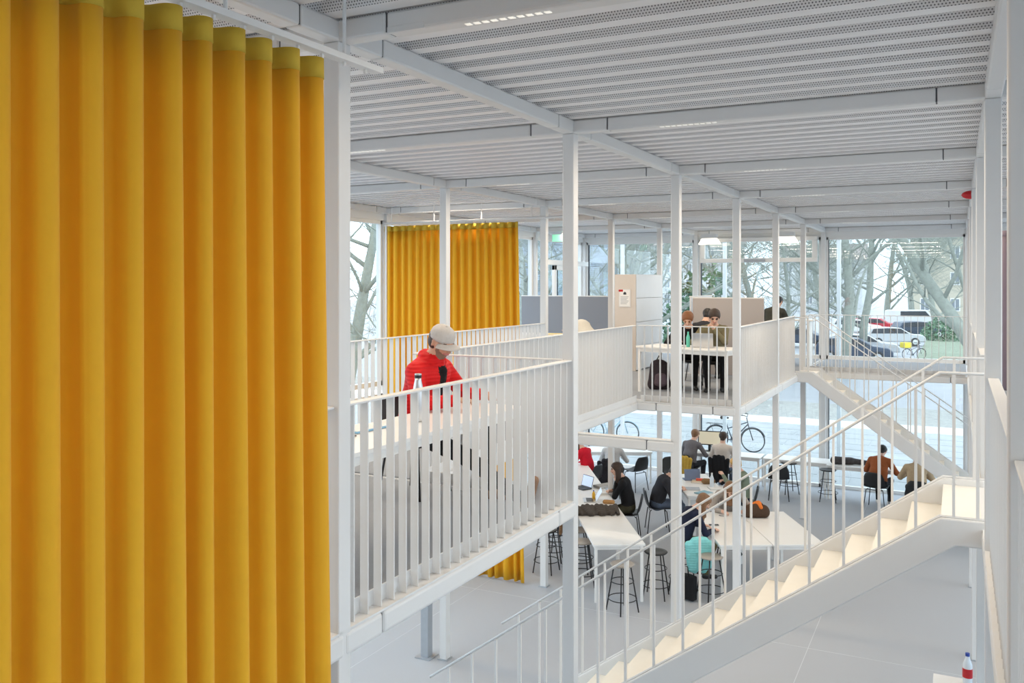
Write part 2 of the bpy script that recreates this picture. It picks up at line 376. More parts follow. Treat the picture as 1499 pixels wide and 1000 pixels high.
# ventilation light over the middle bay of the far glazing
vw = empty('window_vent', (-1.5, 17.93, 5.56)); vw['kind'] = 'structure'
for lo, hi in (((-1.38, -0.05, 0.2), (1.38, 0.05, 0.3)), ((-1.38, -0.05, -0.3), (1.38, 0.05, -0.2)), ((-1.38, -0.05, -0.2), (-1.26, 0.05, 0.2)), ((1.26, -0.05, -0.2), (1.38, 0.05, 0.2))):
    MB().box(lo, hi).build('vent_frame', FRAMEW, vw, bevel=0.01)
MB().box((-0.3, -0.09, -0.29), (0.2, -0.05, -0.22)).build('vent_opener', STEELG, vw, bevel=0.01)
WREFL = mat('warm_reflection_glow', (1, 0.95, 0.85), 0.5, emit=(1.0, 0.88, 0.68), estr=3.5)
for xx in (-2.55, -0.75):  # reflections of lamps in the far glazing, built as glowing boxes
    e = empty('lamp_reflection', (xx, 17.55, 5.70), 0, 'lamp reflection built as a lit trapezoid at the head of the far %s window' % ('vent' if xx < -2 else 'middle'), 'lamp reflection')
    e['label'] = 'glowing ceiling lamp beside the man at the laptop\'s column' if xx < -2 else 'lamp reflection built as a glowing box above the person in the dark hoodie'
    MB().prism([(-0.26, 0.0), (0.26, 0.0), (0.17, 0.14), (-0.17, 0.14)], 'Y', -0.08, 0.08).build('glow_box', WREFL, e)
    MB().box((-0.18, -0.09, 0.14), (0.18, 0.09, 0.25)).build('glow_box_top', WHITE, e)
# glazed gallery door in the left facade with a door closer and a sign
d = empty('door_1', (-5.93, 16.5, 3.0)); d['kind'] = 'structure'
for lo, hi in (((-0.04, -0.62, 0), (0.04, -0.5, 2.2)), ((-0.04, 0.5, 0), (0.04, 0.62, 2.2)), ((-0.04, -0.62, 2.08), (0.04, 0.62, 2.2)), ((-0.04, -0.5, 0), (0.04, 0.5, 0.12))):
    MB().box(lo, hi).build('door_frame', FRAMEW, d, bevel=0.008)
MB().box((-0.01, -0.5, 0.12), (0.01, 0.5, 2.08)).build('door_pane', GLASS, d)
MB().box((0.03, -0.47, 0.12), (0.045, -0.44, 2.08)).build('gasket', GASKET, d)
MB().box((0.04, -1.45, 2.2), (0.08, 1.45, 2.32)).build('transom', FRAMEW, d, bevel=0.008)
MB().box((0.05, 0.3, 0.98), (0.1, 0.45, 1.02)).build('door_handle', BLACKP, d, bevel=0.005)
xs = empty('exit_sign', (-5.42, 15.0, 5.80), R(20), 'small green lit sign hanging by the gallery door', 'sign')
MB().box((-0.13, -0.012, -0.08), (0.13, 0.012, 0.08)).build('sign_plate', mat('green_sign_glow', (0.25, 0.6, 0.45), 0.5, emit=(0.2, 0.7, 0.45), estr=0.8), xs)
MB().tube([(-0.1, 0, 0.08), (-0.1, 0, 0.152)], 0.004, 6).tube([(0.1, 0, 0.08), (0.1, 0, 0.152)], 0.004, 6).build('cable', WHITE, xs)
ab = empty('alarm_beacon', (2.95, 9.0, 5.87), 0, 'red domed alarm beacon on a white column', 'alarm')
MB().lathe([(0.055, 0), (0.055, 0.02), (0.05, 0.06), (0.03, 0.1), (0.005, 0.118)], 16).build('dome', REDP, ab, rot=(0, R(-90), 0), smooth=True)
MB().lathe([(0.06, -0.005), (0.06, 0.005)], 16).build('mount', WHITE, ab, rot=(0, R(-90), 0))

# ------------------------------------------------------------------ curtains
def curtain(name, axis, fixed, a0, a1, ztop, zbot, pitch, amp, label, header=0.09, m=YEL, mh=YELH, ph=0.0, flare=0.0):
    e = empty(name, (0, 0, 0), 0, label, 'curtain')
    n = int((a1-a0)/pitch*24); rows = 26
    seeds = rng.uniform(-1, 1, 60)
    def pt(i, z):
        u = i/n; a = a0+(a1-a0)*u
        k = (a-a0)/pitch; ki = int(k)
        wob = 0.16*seeds[ki % 60]; t = (z-zbot)/(ztop-zbot)
        p = 2*math.pi*(k+ph+0.10*seeds[(ki+7) % 60]*math.sin(math.pi*(k-ki))*(1-0.5*t))
        am = amp*(1+wob)*(0.82+0.28*(1-t))
        off = am*math.sin(p)+0.12*am*math.sin(p*0.5+seeds[(ki+3) % 60])
        a += -0.0105*pitch/0.16*math.sin(2*p)+0.012*math.sin(0.37*k*6.283+1)*(1-t)+flare*(1-t)*(u**3)+0.012*(1-t)*math.sin(3.1*k+2)
        return (a, off)
    def sheet(z0, z1, rws, grow):
        vs = []; fs = []
        for j in range(rws+1):
            z = z0+(z1-z0)*j/rws
            for i in range(n+1):
                a, o = pt(i, z); o *= grow
                vs.append((a, fixed+o, z) if axis == 'X' else (fixed+o, a, z))
        for j in range(rws):
            for i in range(n): fs.append((j*(n+1)+i, j*(n+1)+i+1, (j+1)*(n+1)+i+1, (j+1)*(n+1)+i))
        return vs, fs
    def mk(nm, z0, z1, rws, grow, mm, thick):
        v, f = sheet(z0, z1, rws, grow); o = MB(); o.add(v, f); ob = o.build(nm, mm, e, smooth=True)
        s = ob.modifiers.new('thickness', 'SOLIDIFY'); s.thickness = thick; s.offset = 0
        return ob
    mk('cloth', zbot, ztop-header, rows, 1.0, m, 0.004)
    mk('header_band', ztop-header, ztop, 2, 1.0, mh, 0.009)
    return e
curtain('yellow_curtain', 'Y', 0.27, -2.62, -0.44, 5.73, 0.03, 0.16, 0.062, 'large yellow curtain hanging close by in deep folds to the ground', flare=0.10, ph=0.1)
curtain('yellow_curtain', 'X', 8.95, -6.0, -3.42, 5.73, 0.03, 0.145, 0.045, 'far two-storey yellow curtain behind the man in the red jacket', flare=0.12)
curtain('mauve_curtain', 'X', 12.6, 3.25, 5.9, 5.6, 3.03, 0.18, 0.05, 'mauve curtain drawn across the right gallery', m=MAUVE, mh=MAUVE)
def curtain_track(axis, fixed, a0, a1, z, rods, label):
    e = empty('curtain_track', (0, 0, 0), 0, label, 'curtain track')
    B = lambda a_, b_, c_, d_, z0_, z1_: ((a_, c_, z0_), (b_, d_, z1_)) if axis == 'X' else ((c_, a_, z0_), (d_, b_, z1_))
    lo, hi = B(a0, a1, fixed-0.03, fixed+0.03, z, z+0.03)
    MB().box(lo, hi).build('track', WHITE, e, bevel=0.003)
    for r_ in rods:
        p = (r_, fixed, z+0.03) if axis == 'X' else (fixed, r_, z+0.03)
        MB().tube([p, (p[0], p[1], 6.16)], 0.009, 8).build('hanger_rod', WHITE, e)
    gl = MB()
    k = a0+0.15
    while k < a1-0.1:
        p = (k, fixed, z-0.02) if axis == 'X' else (fixed, k, z-0.02)
        gl.box((p[0]-0.006, p[1]-0.006, p[2]), (p[0]+0.006, p[1]+0.006, p[2]+0.025)); k += 0.16
    gl.build('gliders', WHITE, e)['kind'] = 'stuff'
    return e
curtain_track('Y', 0.27, -3.0, -0.02, 5.765, (-2.6, -1.03, -0.29), 'white ceiling track carrying the large near curtain')
curtain_track('X', 8.95, -6.0, -2.6, 5.765, (-5.85, -5.0, -4.1, -3.2), 'white ceiling track carrying the far two-storey curtain')

# ------------------------------------------------------------------ furniture
def table(loc, rz, L, W, H, label, group=None, legs=True):
    e = empty('table', loc, rz, label, 'table', group)
    MB().box((-L/2, -W/2, H-0.03), (L/2, W/2, H)).build('table_top', TABLEW, e, bevel=0.004)
    MB().box((-L/2+0.05, -W/2+0.03, H-0.09), (L/2-0.05, W/2-0.03, H-0.03)).build('apron', TABLEW, e)
    for sx in (-1, 1):
        for sy in (-1, 1):
            MB().box((sx*(L/2-0.045)-0.02, sy*(W/2-0.045)-0.02, 0), (sx*(L/2-0.045)+0.02, sy*(W/2-0.045)+0.02, H-0.03)).build('leg', TABLEW, e)
    return e
shell_me = None
def chair_proto():
    e = empty('shell_chair')
    # moulded shell: a curved sheet from the seat front up to the back rim
    prof = [(0.23, 0.445), (0.2, 0.455), (0.1, 0.445), (0.0, 0.435), (-0.1, 0.44), (-0.17, 0.465), (-0.21, 0.52), (-0.235, 0.60), (-0.255, 0.69), (-0.27, 0.77), (-0.275, 0.80)]
    wid = [0.19, 0.215, 0.225, 0.23, 0.23, 0.228, 0.225, 0.22, 0.205, 0.165, 0.12]
    nn = 9; vs = []; fs = []
    for (x, z), wd in zip(prof, wid):
        for j in range(nn):
            t = -1+2*j/(nn-1)
            vs.append((x+0.035*t*t*(1 if z > 0.5 else 0), wd*t, z+0.025*t*t*(1 if z < 0.5 else 0)))
    for i in range(len(prof)-1):
        for j in range(nn-1): fs.append((i*nn+j, i*nn+j+1, (i+1)*nn+j+1, (i+1)*nn+j))
    o = MB(); o.add(vs, fs); ob = o.build('shell', BLACKP, e, smooth=True)
    s = ob.modifiers.new('thickness', 'SOLIDIFY'); s.thickness = 0.012
    for sx in (-1, 1):
        for sy in (-1, 1):
            MB().tube([(sx*0.12, sy*0.13, 0.435), (sx*0.16, sy*0.17, 0.41), (sx*0.21, sy*0.215, 0.0)], 0.0095, 8).build('leg', BLACKM, e, smooth=True)
    MB().tube([(0.15, -0.16, 0.415), (0.15, 0.16, 0.415)], 0.008, 6).tube([(-0.15, -0.16, 0.415), (-0.15, 0.16, 0.415)], 0.008, 6).build('under_frame', BLACKM, e)
    return e
CH = chair_proto(); CH_used = [False]
def chair(x, y, z, rz, label, group='black shell chairs'):
    o = CH if not CH_used[0] else copy_tree(CH)
    CH_used[0] = True
    o.location = (x, y, z); o.rotation_euler = (0, 0, rz)
    return tag(o, label, 'chair', group)
def stool_proto(seatm):
    e = empty('bar_stool'); H = 0.68
    MB().lathe([(0.0, H-0.025), (0.10, H-0.024), (0.165, H-0.012), (0.178, H+0.004), (0.17, H+0.014), (0.12, H+0.01), (0.0, H+0.004)], 24).build('seat', seatm, e, smooth=True)
    for k in range(4):
        a = R(45+90*k); c, s = math.cos(a), math.sin(a)
        MB().tube([(0.12*c, 0.12*s, H-0.02), (0.235*c, 0.235*s, 0)], 0.010, 8).build('leg', BLACKM, e, smooth=True)
    for rr, zz in ((0.205, 0.19), (0.165, 0.44)):
        MB().tube([(rr*math.cos(2*math.pi*j/28), rr*math.sin(2*math.pi*j/28), zz) for j in range(28)], 0.007, 6, closed=True).build('foot_ring', BLACKM, e, smooth=True)
    return e
ST = stool_proto(STOOLG); ST_used = [False]
STB = stool_proto(BLACKP); STB_used = [False]
def stool(x, y, z, label, rz=0.0, black=False):
    P, U = (STB, STB_used) if black else (ST, ST_used)
    o = copy_tree(P) if U[0] else P
    U[0] = True
    o.location = (x, y, z); o.rotation_euler = (0, 0, rz)
    return tag(o, label, 'stool', 'bar stools')
A = R(30.5); D = Vector((-math.sin(A), math.cos(A), 0)); E_ = Vector((math.cos(A), math.sin(A), 0))
def g1(a, b, z=0.0): p = Vector((-1.69, 8.83, z))+D*a+E_*b; return p
# long row of high tables on the ground floor
for i, lb in enumerate(('white high table nearest the bar stools, with a brown coat on it', 'white high table with an open laptop and papers, middle of the long row', 'white high table beside the person in red, end of the long row')):
    p = g1(1.0+2.0*i, 0); table((p.x, p.y, 0), A+R(90), 1.99, 0.78, 0.87, lb)
B2 = R(28); D2 = Vector((-math.sin(B2), math.cos(B2), 0)); E2 = Vector((math.cos(B2), math.sin(B2), 0))
def g2(a, b, z=0.0): return Vector((-0.36, 9.48, z))+D2*a+E2*b
for i, lb in enumerate(('white high table next to the stool with the turquoise jacket', 'white high table with the brown shoulder bag on it')):
    p = g2(0.95, 0.40+0.79*i); table((p.x, p.y, 0), B2+R(90), 1.9, 0.78, 0.87, lb)
p = g2(4.45, 0.69); table((p.x, p.y, 0), B2+R(90), 1.9, 0.8, 0.76, 'white table covered with books, bottles and a tilted laptop')
table((-0.98, 10.2, 3.003), R(-14), 1.62, 0.72, 0.74, 'white desk shared by the two people on the gallery corner')
table((-0.68, 1.52, 3.003), R(90), 2.8, 0.60, 0.74, 'white desk of the man in the red jacket')
table((-4.6, 12.4, 3.003), R(0), 1.9, 0.8, 0.74, 'white desk before the grey felt screen on the gallery')
table((-2.1, 17.3, 0), 0, 1.7, 0.6, 0.75, 'white window counter with the monitor on it')
table((-0.5, 17.35, 0), 0, 1.4, 0.6, 0.75, 'empty white window counter between two columns')
table((1.3, 17.2, 0), 0, 2.2, 0.6, 0.75, 'white window counter of the person in the rust sweater')
table((-4.5, 16.6, 0), R(25), 1.5, 0.7, 0.75, 'small white table beside the empty shell chair by the window')
table((2.74, 5.85, 0), R(90), 1.2, 0.34, 0.75, 'white table under the right gallery with a bottle')
# screens and cabinet on the gallery
def screen(x, y, rz, L, top, m, label, base=3.003):
    e = empty('felt_screen', (x, y, base), rz, label, 'screen')
    MB().box((0, -0.02, 0.03), (L, 0.02, top-base-0.015)).build('felt_panel', m, e, bevel=0.008)
    MB().box((-0.005, -0.024, top-base-0.02), (L+0.005, 0.024, top-base)).build('edge_trim', FRAMEW, e)
    for q in (0.15, L-0.15): MB().box((q-0.02, -0.16, 0), (q+0.02, 0.16, 0.03)).build('foot', WHITE, e)
screen(-5.95, 14.2, 0, 2.3, 4.49, FELT, 'dark grey felt screen behind the person in the white hoodie')
screen(-1.72, 13.0, 0, 1.33, 4.49, FELTB, 'taupe felt screen behind the two people at the laptop')
screen(-1.78, 13.05, R(90), 1.6, 4.51, CABTINT, 'pale side screen standing square to the taupe screen')
cb = empty('storage_cabinet', (-3.37, 13.19, 3.003), 0, 'tall pale cabinet with a notice on its beige end', 'cabinet')
MB().box((0, 0, 0), (0.44, 0.03, 1.93)).build('end_panel', CABB, cb, bevel=0.004)
for i in range(4):
    MB().box((0.03, 0.03, 0.02+0.48*i), (0.45, 1.72, 0.02+0.48*i+0.474)).build('drawer_front', CABTINT, cb, bevel=0.004)
pn = empty('notice', (-3.37+0.09, 13.185, 4.28), 0, 'white paper notice with red tab and house mark on the cabinet', 'notice')
MB().box((0, -0.006, 0), (0.25, 0, 0.36)).build('frame', WHITE, pn)
MB().box((0.02, -0.009, 0.02), (0.23, -0.006, 0.34)).build('sheet', PAPER, pn)
MB().box((0.0, -0.011, 0.31), (0.09, -0.009, 0.35)).build('red_tab', REDP, pn)
MB().prism([(0.1, 0.25), (0.16, 0.25), (0.16, 0.285), (0.13, 0.31), (0.1, 0.285)], 'Y', -0.012, -0.009).build('house_mark', GASKET, pn)
pm = MB()
for i in range(6): pm.box((0.04, -0.0105, 0.2-0.028*i), (0.21-0.02*(i % 3), -0.009, 0.211-0.028*i))
pm.build('print_lines', mat('grey_print', (0.4, 0.42, 0.45), 0.8), pn)
ps = empty('steel_post', (-3.24, 5.95, 0), 0, 'grey galvanised post with base plate beside a white column', 'post')
MB().box((-0.055, -0.055, 0.012), (0.055, 0.055, 2.86)).build('shaft', STEELG, ps, bevel=0.006)
MB().box((-0.11, -0.11, 0), (0.11, 0.11, 0.014)).build('base_plate', STEELG, ps)
MB().box((-0.02, -0.08, 2.6), (0.0, -0.055, 2.8)).build('bracket', STEELG, ps)

# ------------------------------------------------------------------ people: signed-distance bodies meshed with surface nets
def surface_net(Dg, org, h):
    S = Dg < 0
    nx, ny, nz = Dg.shape
    c = np.zeros((nx-1, ny-1, nz-1), np.int8)
    for i in (0, 1):
        for j in (0, 1):
            for k in (0, 1): c += S[i:nx-1+i, j:ny-1+j, k:nz-1+k]
    act = (c > 0) & (c < 8)
    idx = np.argwhere(act); ids = -np.ones(act.shape, np.int64); ids[act] = np.arange(len(idx))
    acc = np.zeros((len(idx), 3)); cnt = np.zeros(len(idx))
    cs = [(0,0,0),(1,0,0),(0,1,0),(1,1,0),(0,0,1),(1,0,1),(0,1,1),(1,1,1)]
    for a, b in ((0,1),(2,3),(4,5),(6,7),(0,2),(1,3),(4,6),(5,7),(0,4),(1,5),(2,6),(3,7)):
        A_ = np.array(cs[a]); B_ = np.array(cs[b])
        va = Dg[tuple((idx+A_).T)]; vb = Dg[tuple((idx+B_).T)]
        m = (va < 0) != (vb < 0)
        t = np.where(m, va/np.where(m, va-vb, 1), 0)
        acc += m[:, None]*(A_+t[:, None]*(B_-A_)); cnt += m
    V = org+h*(idx+acc/cnt[:, None])
    F = []
    for ax in range(3):
        u, v = (ax+1) % 3, (ax+2) % 3
        sl0 = [slice(1, -1)]*3; sl1 = [slice(1, -1)]*3
        sl0[ax] = slice(0, -1); sl1[ax] = slice(1, None)
        s0 = S[tuple(sl0)]; s1 = S[tuple(sl1)]
        e = np.argwhere(s0 != s1)
        if len(e) == 0: continue
        flip = s0[tuple(e.T)]
        base = e.copy(); base[:, u] += 1; base[:, v] += 1
        q = []
        for du, dv in ((-1, -1), (0, -1), (0, 0), (-1, 0)):
            b = base.copy(); b[:, u] += du; b[:, v] += dv; q.append(ids[tuple(b.T)])
        q = np.stack(q, 1); q = np.where(flip[:, None], q, q[:, ::-1]); F.append(q)
    return V, np.concatenate(F)
def sdf_mesh(name, prims, mats, h):
    lo = np.array([1e9]*3); hi = -lo
    for p in prims:
        r = max(p['ra'], p.get('rb', p['ra']))*max(1.0, p.get('wf', 1.0))
        for q in (p['a'], p['b']): lo = np.minimum(lo, np.array(q)-r); hi = np.maximum(hi, np.array(q)+r)
    lo -= 3*h+0.01; hi += 3*h+0.01
    n = np.ceil((hi-lo)/h).astype(int)+1
    Dg = np.full(n, 0.5, np.float32); best = np.full(n, 0.5, np.float32); M = np.zeros(n, np.int16)
    ax = [lo[i]+h*np.arange(n[i]) for i in range(3)]
    for p in prims:
        a = np.array(p['a'], float); b = np.array(p['b'], float); ra = p['ra']; rb = p.get('rb', ra); wf = p.get('wf', 1.0); k = p.get('k', 0.02)
        pad = max(ra, rb)*max(1.0, wf)+0.06
        l = np.minimum(a, b)-pad; u = np.maximum(a, b)+pad
        i0 = np.maximum(0, np.floor((l-lo)/h).astype(int)); i1 = np.minimum(n, np.ceil((u-lo)/h).astype(int)+1)
        sl = tuple(slice(x, y) for x, y in zip(i0, i1))
        G = np.stack(np.meshgrid(*[ax[i][sl[i]] for i in range(3)], indexing='ij'), -1)
        ab = b-a; L2 = ab@ab
        t = np.clip(((G-a)@ab)/L2, 0, 1) if L2 > 1e-10 else np.zeros(G.shape[:3])
        q = G-a-t[..., None]*ab
        if wf != 1.0:
            wx = np.array(p.get('wx', (0, 1, 0)), float); ql = q@wx
            q = q+wx*(ql*(1/wf-1))[..., None]
        d = np.sqrt((q*q).sum(-1))-(ra+(rb-ra)*t)
        if 'cut' in p:                                  # hollow out a ball (face opening in hair)
            for cc, cr in p['cut']: d = np.maximum(d, cr-np.sqrt(((G-np.array(cc))**2).sum(-1)))
        cur = Dg[sl]; hh = np.clip(0.5+0.5*(cur-d)/k, 0, 1)
        Dg[sl] = cur*(1-hh)+d*hh-k*hh*(1-hh)
        bb = best[sl]; mm = d < bb+p.get('bias', 0.0)
        M[sl][mm] = p['m']; best[sl] = np.minimum(bb, d)
    V, F = surface_net(Dg, lo, h)
    me = bpy.data.meshes.new(name); me.from_pydata(V.tolist(), [], F.tolist())
    for m in mats: me.materials.append(m)
    cen = V[F].mean(1); ci = np.clip(np.round((cen-lo)/h).astype(int), 0, n-1)
    me.polygons.foreach_set('material_index', M[tuple(ci.T)].astype(np.int32))
    me.polygons.foreach_set('use_smooth', [True]*len(F)); me.update()
    return me
def ik(root, tgt, l1, l2, pole):
    root, tgt = np.array(root, float), np.array(tgt, float); d = tgt-root; L = np.linalg.norm(d)
    if L > (l1+l2)*0.995: tgt = root+d/L*(l1+l2)*0.995; d = tgt-root; L = np.linalg.norm(d)
    u = d/L; x = (l1*l1-l2*l2+L*L)/(2*L); hgt = math.sqrt(max(1e-6, l1*l1-x*x))
    pl = np.array(pole, float); pl = pl-u*(pl@u); pl /= np.linalg.norm(pl)+1e-9
    return root+u*x+pl*hgt, tgt
def person(label, loc, rz, top, pants, shoes, hairm, hair='short', skin=None, seat=0.46, lean=18, curve=16, hpitch=25, hyaw=0,
           hands=((0.42, 0.15, 0.80), (0.42, -0.15, 0.80)), feet=((0.42, 0.12), (0.42, -0.12)), h=0.0115, collar=None, inner=None, beard=False, bulk=1.0, bare=False, curl=0.6, scale=1.0, feetz=(0.0, 0.0), leg=0.43, toeup=(0, 0)):
    skin = skin or SKIN
    mats = [top, pants, skin, shoes, inner or top, BEARD, EYE, LIP, hairm]
    T, PA, SK, SH, IN, BE, EY, LI, HA = range(9)
    P = []
    def rc(a, b, ra, rb=None, m=T, k=0.02, wf=1.0, wx=(0, 1, 0), bias=0.0): P.append(dict(a=a, b=b, ra=ra, rb=ra if rb is None else rb, m=m, k=k, wf=wf, wx=wx, bias=bias))
    v = lambda x, y, z: np.array((x, y, z), float)
    pel = v(0, 0, seat+0.10)
    dirv = lambda a: v(math.sin(R(a)), 0, math.cos(R(a)))
    wai = pel+0.19*dirv(lean*0.55); che = wai+0.21*dirv(lean); nb = che+0.12*dirv(lean+curve*0.7); hd0 = nb+0.085*dirv(lean+curve)
    yv = v(0, 1, 0); fw = dirv(lean+90)
    rc(pel+v(-0.01, 0, -0.03), wai, 0.122*bulk, 0.112*bulk, PA, 0.03, 1.32)
    rc(pel+0.06*dirv(lean*0.5), wai, 0.126*bulk, 0.118*bulk, T, 0.03, 1.32)
    rc(wai, che, 0.115*bulk, 0.125*bulk, T, 0.04, 1.35)
    shp = che+0.055*dirv(lean+4)
    for s in (1, -1): rc(shp, shp+yv*0.165*s-v(0, 0, 0.012), 0.075*bulk, 0.06*bulk, T, 0.05)
    rc(che+0.05*dirv(lean), nb, 0.07, 0.055, SK, 0.03)
    if inner is not None: rc(wai+(0.112*bulk-0.022)*fw, che+(0.125*bulk-0.03)*fw+0.07*dirv(lean), 0.026, 0.040, IN, 0.010, bias=0.014)
    if collar is not None:
        for q_ in range(9):
            a_ = R(40+35*q_); b_ = R(75+35*q_); rr_ = 0.074; cz_ = nb+0.022*dirv(lean)
            rc(cz_+v(rr_*math.cos(a_), rr_*math.sin(a_), -0.03*math.cos(a_)), cz_+v(rr_*math.cos(b_), rr_*math.sin(b_), -0.03*math.cos(b_)), 0.036, 0.036, T, 0.02)
    # head
    pt, yw = R(hpitch), R(hyaw)
    f = v(math.cos(pt)*math.cos(yw), math.cos(pt)*math.sin(yw), -math.sin(pt)); sd = v(-math.sin(yw), math.cos(yw), 0); up = np.cross(f, sd)
    hc = hd0+up*0.095+f*0.025
    rc(nb, hc-up*0.03-f*0.02, 0.055, 0.055, SK, 0.03)
    rc(hc+f*0.012+up*0.02, hc-f*0.03+up*0.025, 0.084, 0.086, SK, 0.02, 0.93, sd)
    rc(hc+f*0.035-up*0.02, hc+f*0.048-up*0.075, 0.062, 0.042, BE if beard else SK, 0.03, 1.0, sd)
    if beard: rc(hc+f*0.07+up*0.005, hc+f*0.075-up*0.025, 0.034, 0.028, SK, 0.02, 1.5, sd, bias=0.008)
    rc(hc+f*0.094+up*0.008, hc+f*0.112-up*0.026, 0.009, 0.014, SK, 0.012, bias=0.01)
    for s in (1, -1):
        rc(hc+sd*0.079*s+up*0.012-f*0.005, hc+sd*0.082*s-up*0.022-f*0.002, 0.014, 0.010, SK, 0.01)
        rc(hc+f*0.086+sd*0.030*s+up*0.002, hc+f*0.084+sd*0.040*s+up*0.002, 0.0065, 0.005, EY, 0.003, bias=0.001)
        rc(hc+f*0.093+sd*0.018*s+up*0.022, hc+f*0.083+sd*0.048*s+up*0.024, 0.0065, 0.005, HA, 0.005, bias=0.001)
    rc(hc+f*0.097+sd*0.018-up*0.055, hc+f*0.097-sd*0.018-up*0.055, 0.008, 0.008, LI, 0.006, bias=0.004)
    # arms and hands
    for i, s in enumerate((1, -1)):
        sh = shp+yv*0.185*s-v(0, 0, 0.015)
        el, wr = ik(sh, hands[i], 0.285, 0.255, (-0.35, 0.75*s, -0.7))
        rc(sh, el, 0.060*bulk, 0.048*bulk, T, 0.03); rc(el, wr, 0.049*bulk, 0.036*bulk, SK if bare else T, 0.02)
        dv = (wr-el)/np.linalg.norm(wr-el); side = np.cross(dv, v(0, 0, 1)); side /= np.linalg.norm(side)+1e-9; dn = np.cross(side, dv)*-1
        if dn[2] > 0: dn = -dn
        rc(wr, wr+dv*0.03, 0.027, 0.027, SK, 0.01)
        pc = wr+dv*0.05
        rc(pc, pc+dv*0.045, 0.021, 0.019, SK, 0.01, 1.7, side)
        for j in range(4):
            ln = (0.036, 0.042, 0.040, 0.031)[j]; o = pc+dv*0.06+side*(-0.030+0.020*j)
            c1 = o+dv*ln*math.cos(curl)+dn*ln*math.sin(curl); c2 = c1+dv*ln*0.8*math.cos(2*curl)+dn*ln*0.8*math.sin(2*curl)
            rc(o, c1, 0.0095, 0.009, SK, 0.004); rc(c1, c2, 0.009, 0.008, SK, 0.004)
        th = pc+side*(0.03*-s)*(1 if True else 1); t1 = th+dv*0.035+side*(-0.022*s)+dn*0.012; rc(th, t1, 0.012, 0.010, SK, 0.006); rc(t1, t1+dv*0.026+dn*0.008, 0.010, 0.009, SK, 0.004)
    # legs
    for i, s in enumerate((1, -1)):
        hp = pel+v(0.02, 0.095*s, -0.04); an = v(feet[i][0], feet[i][1], 0.09+feetz[i])
        kn, an = ik(hp, an, leg, leg, (0.9, 0.1*s, 0.75))
        rc(hp, kn, 0.085, 0.062, PA, 0.04); rc(kn, an, 0.060, 0.044, PA, 0.03)
        fd = v(0.97, 0.22*s, 0)
        if toeup[i]:
            fd = v(0.30, 0.0, 0.95); hl = an+v(0.045, 0, -0.035)
            rc(an, hl, 0.04, 0.04, SH, 0.01); rc(hl-fd*0.02, hl+fd*0.19, 0.036, 0.032, SH, 0.02, 1.25); continue
        rc(an+v(0, 0, -0.01), an+v(0, 0, -0.05), 0.04, 0.042, SH, 0.01)
        rc(an-fd*0.03+v(0, 0, -0.055), an+fd*0.15+v(0, 0, -0.06), 0.036, 0.032, SH, 0.02, 1.15, np.cross(fd, v(0, 0, 1)))
    e = empty('person', loc, rz, label, 'person'); e.scale = (scale,)*3
    link('body', sdf_mesh('body', P, mats, h), e)
    Hp = []
    def hrc(a, b, ra, rb, cut=True):
        d_ = dict(a=a, b=b, ra=ra, rb=rb, m=0, k=0.015)
        if cut: d_['cut'] = [(hc+f*0.125-up*0.032, 0.098)]
        Hp.append(d_)
    if hair in ('short', 'long', 'bun', 'tail', 'thick'):
        gth = 1.07 if hair == 'thick' else 1.0
        hrc(hc+f*0.012+up*0.034, hc-f*0.035+up*0.028, 0.089*gth, 0.092*gth); hrc(hc-f*0.045-up*0.01, hc-f*0.05-up*0.045, 0.075, 0.058)
        if hair == 'thick': hrc(hc+f*0.05+up*0.085, hc-f*0.02+up*0.085, 0.04, 0.055, False)
    if hair == 'crop': hrc(hc-f*0.03+up*0.02, hc-f*0.035-up*0.01, 0.088, 0.080)
    if hair == 'long':
        for s in (-1, 0, 1):
            hrc(hc-f*(0.05 if s == 0 else 0.02)+sd*0.06*s, hc-f*0.045+sd*0.065*s-v(0, 0, 0.30), 0.052, 0.036)
        hrc(hc+sd*0.07, hc+sd*0.072-v(-0.01, 0, 0.22), 0.03, 0.022); hrc(hc-sd*0.07, hc-sd*0.072-v(-0.01, 0, 0.22), 0.03, 0.022)
    if hair == 'tail': hrc(hc-f*0.10, hc-f*0.13-v(0, 0, 0.28), 0.035, 0.018, False)
    if hair == 'bun': hrc(hc-f*0.07+up*0.09, hc-f*0.08+up*0.1, 0.045, 0.045, False)
    if hair == 'hood':
        hrc(hc-f*0.01+up*0.02, hc-f*0.03+up*0.0, 0.105, 0.105)
        hrc(hc-f*0.05-up*0.06, nb-f*0.05, 0.085, 0.085, False)
    if Hp:
        o = link('hood' if hair == 'hood' else 'hair', sdf_mesh('hair', Hp, [hairm], h), e)
    return e, dict(hc=hc, f=f, up=up, sd=sd, nb=nb, che=che)
H_BROWN = mat('dark_brown_hair', (0.045, 0.025, 0.016), 0.55, noise=0.4, nscale=60, bump=0.5, bscale=90)
H_RED = mat('auburn_hair', (0.24, 0.09, 0.03), 0.5, noise=0.35, nscale=60, bump=0.5, bscale=90)
H_LBROWN = mat('light_brown_hair', (0.22, 0.11, 0.05), 0.5, noise=0.35, nscale=60, bump=0.5, bscale=90)
H_BLOND = mat('blond_hair', (0.62, 0.36, 0.10), 0.5, noise=0.3, nscale=60, bump=0.5, bscale=90)
H_BLACK = mat('black_hair', (0.012, 0.010, 0.010), 0.5, noise=0.4, nscale=60, bump=0.5, bscale=90)
C_BLACK = cloth('black_cloth', (0.014, 0.014, 0.016)); C_DARK = cloth('charcoal_cloth', (0.035, 0.035, 0.042)); C_NAVY = cloth('navy_cloth', (0.018, 0.022, 0.045))
C_JEANS = cloth('blue_grey_denim', (0.10, 0.13, 0.19)); C_OLIVE = cloth('olive_shirt', (0.20, 0.175, 0.10)); C_WHITE = cloth('off_white_hoodie', (0.68, 0.64, 0.56), 0.08)
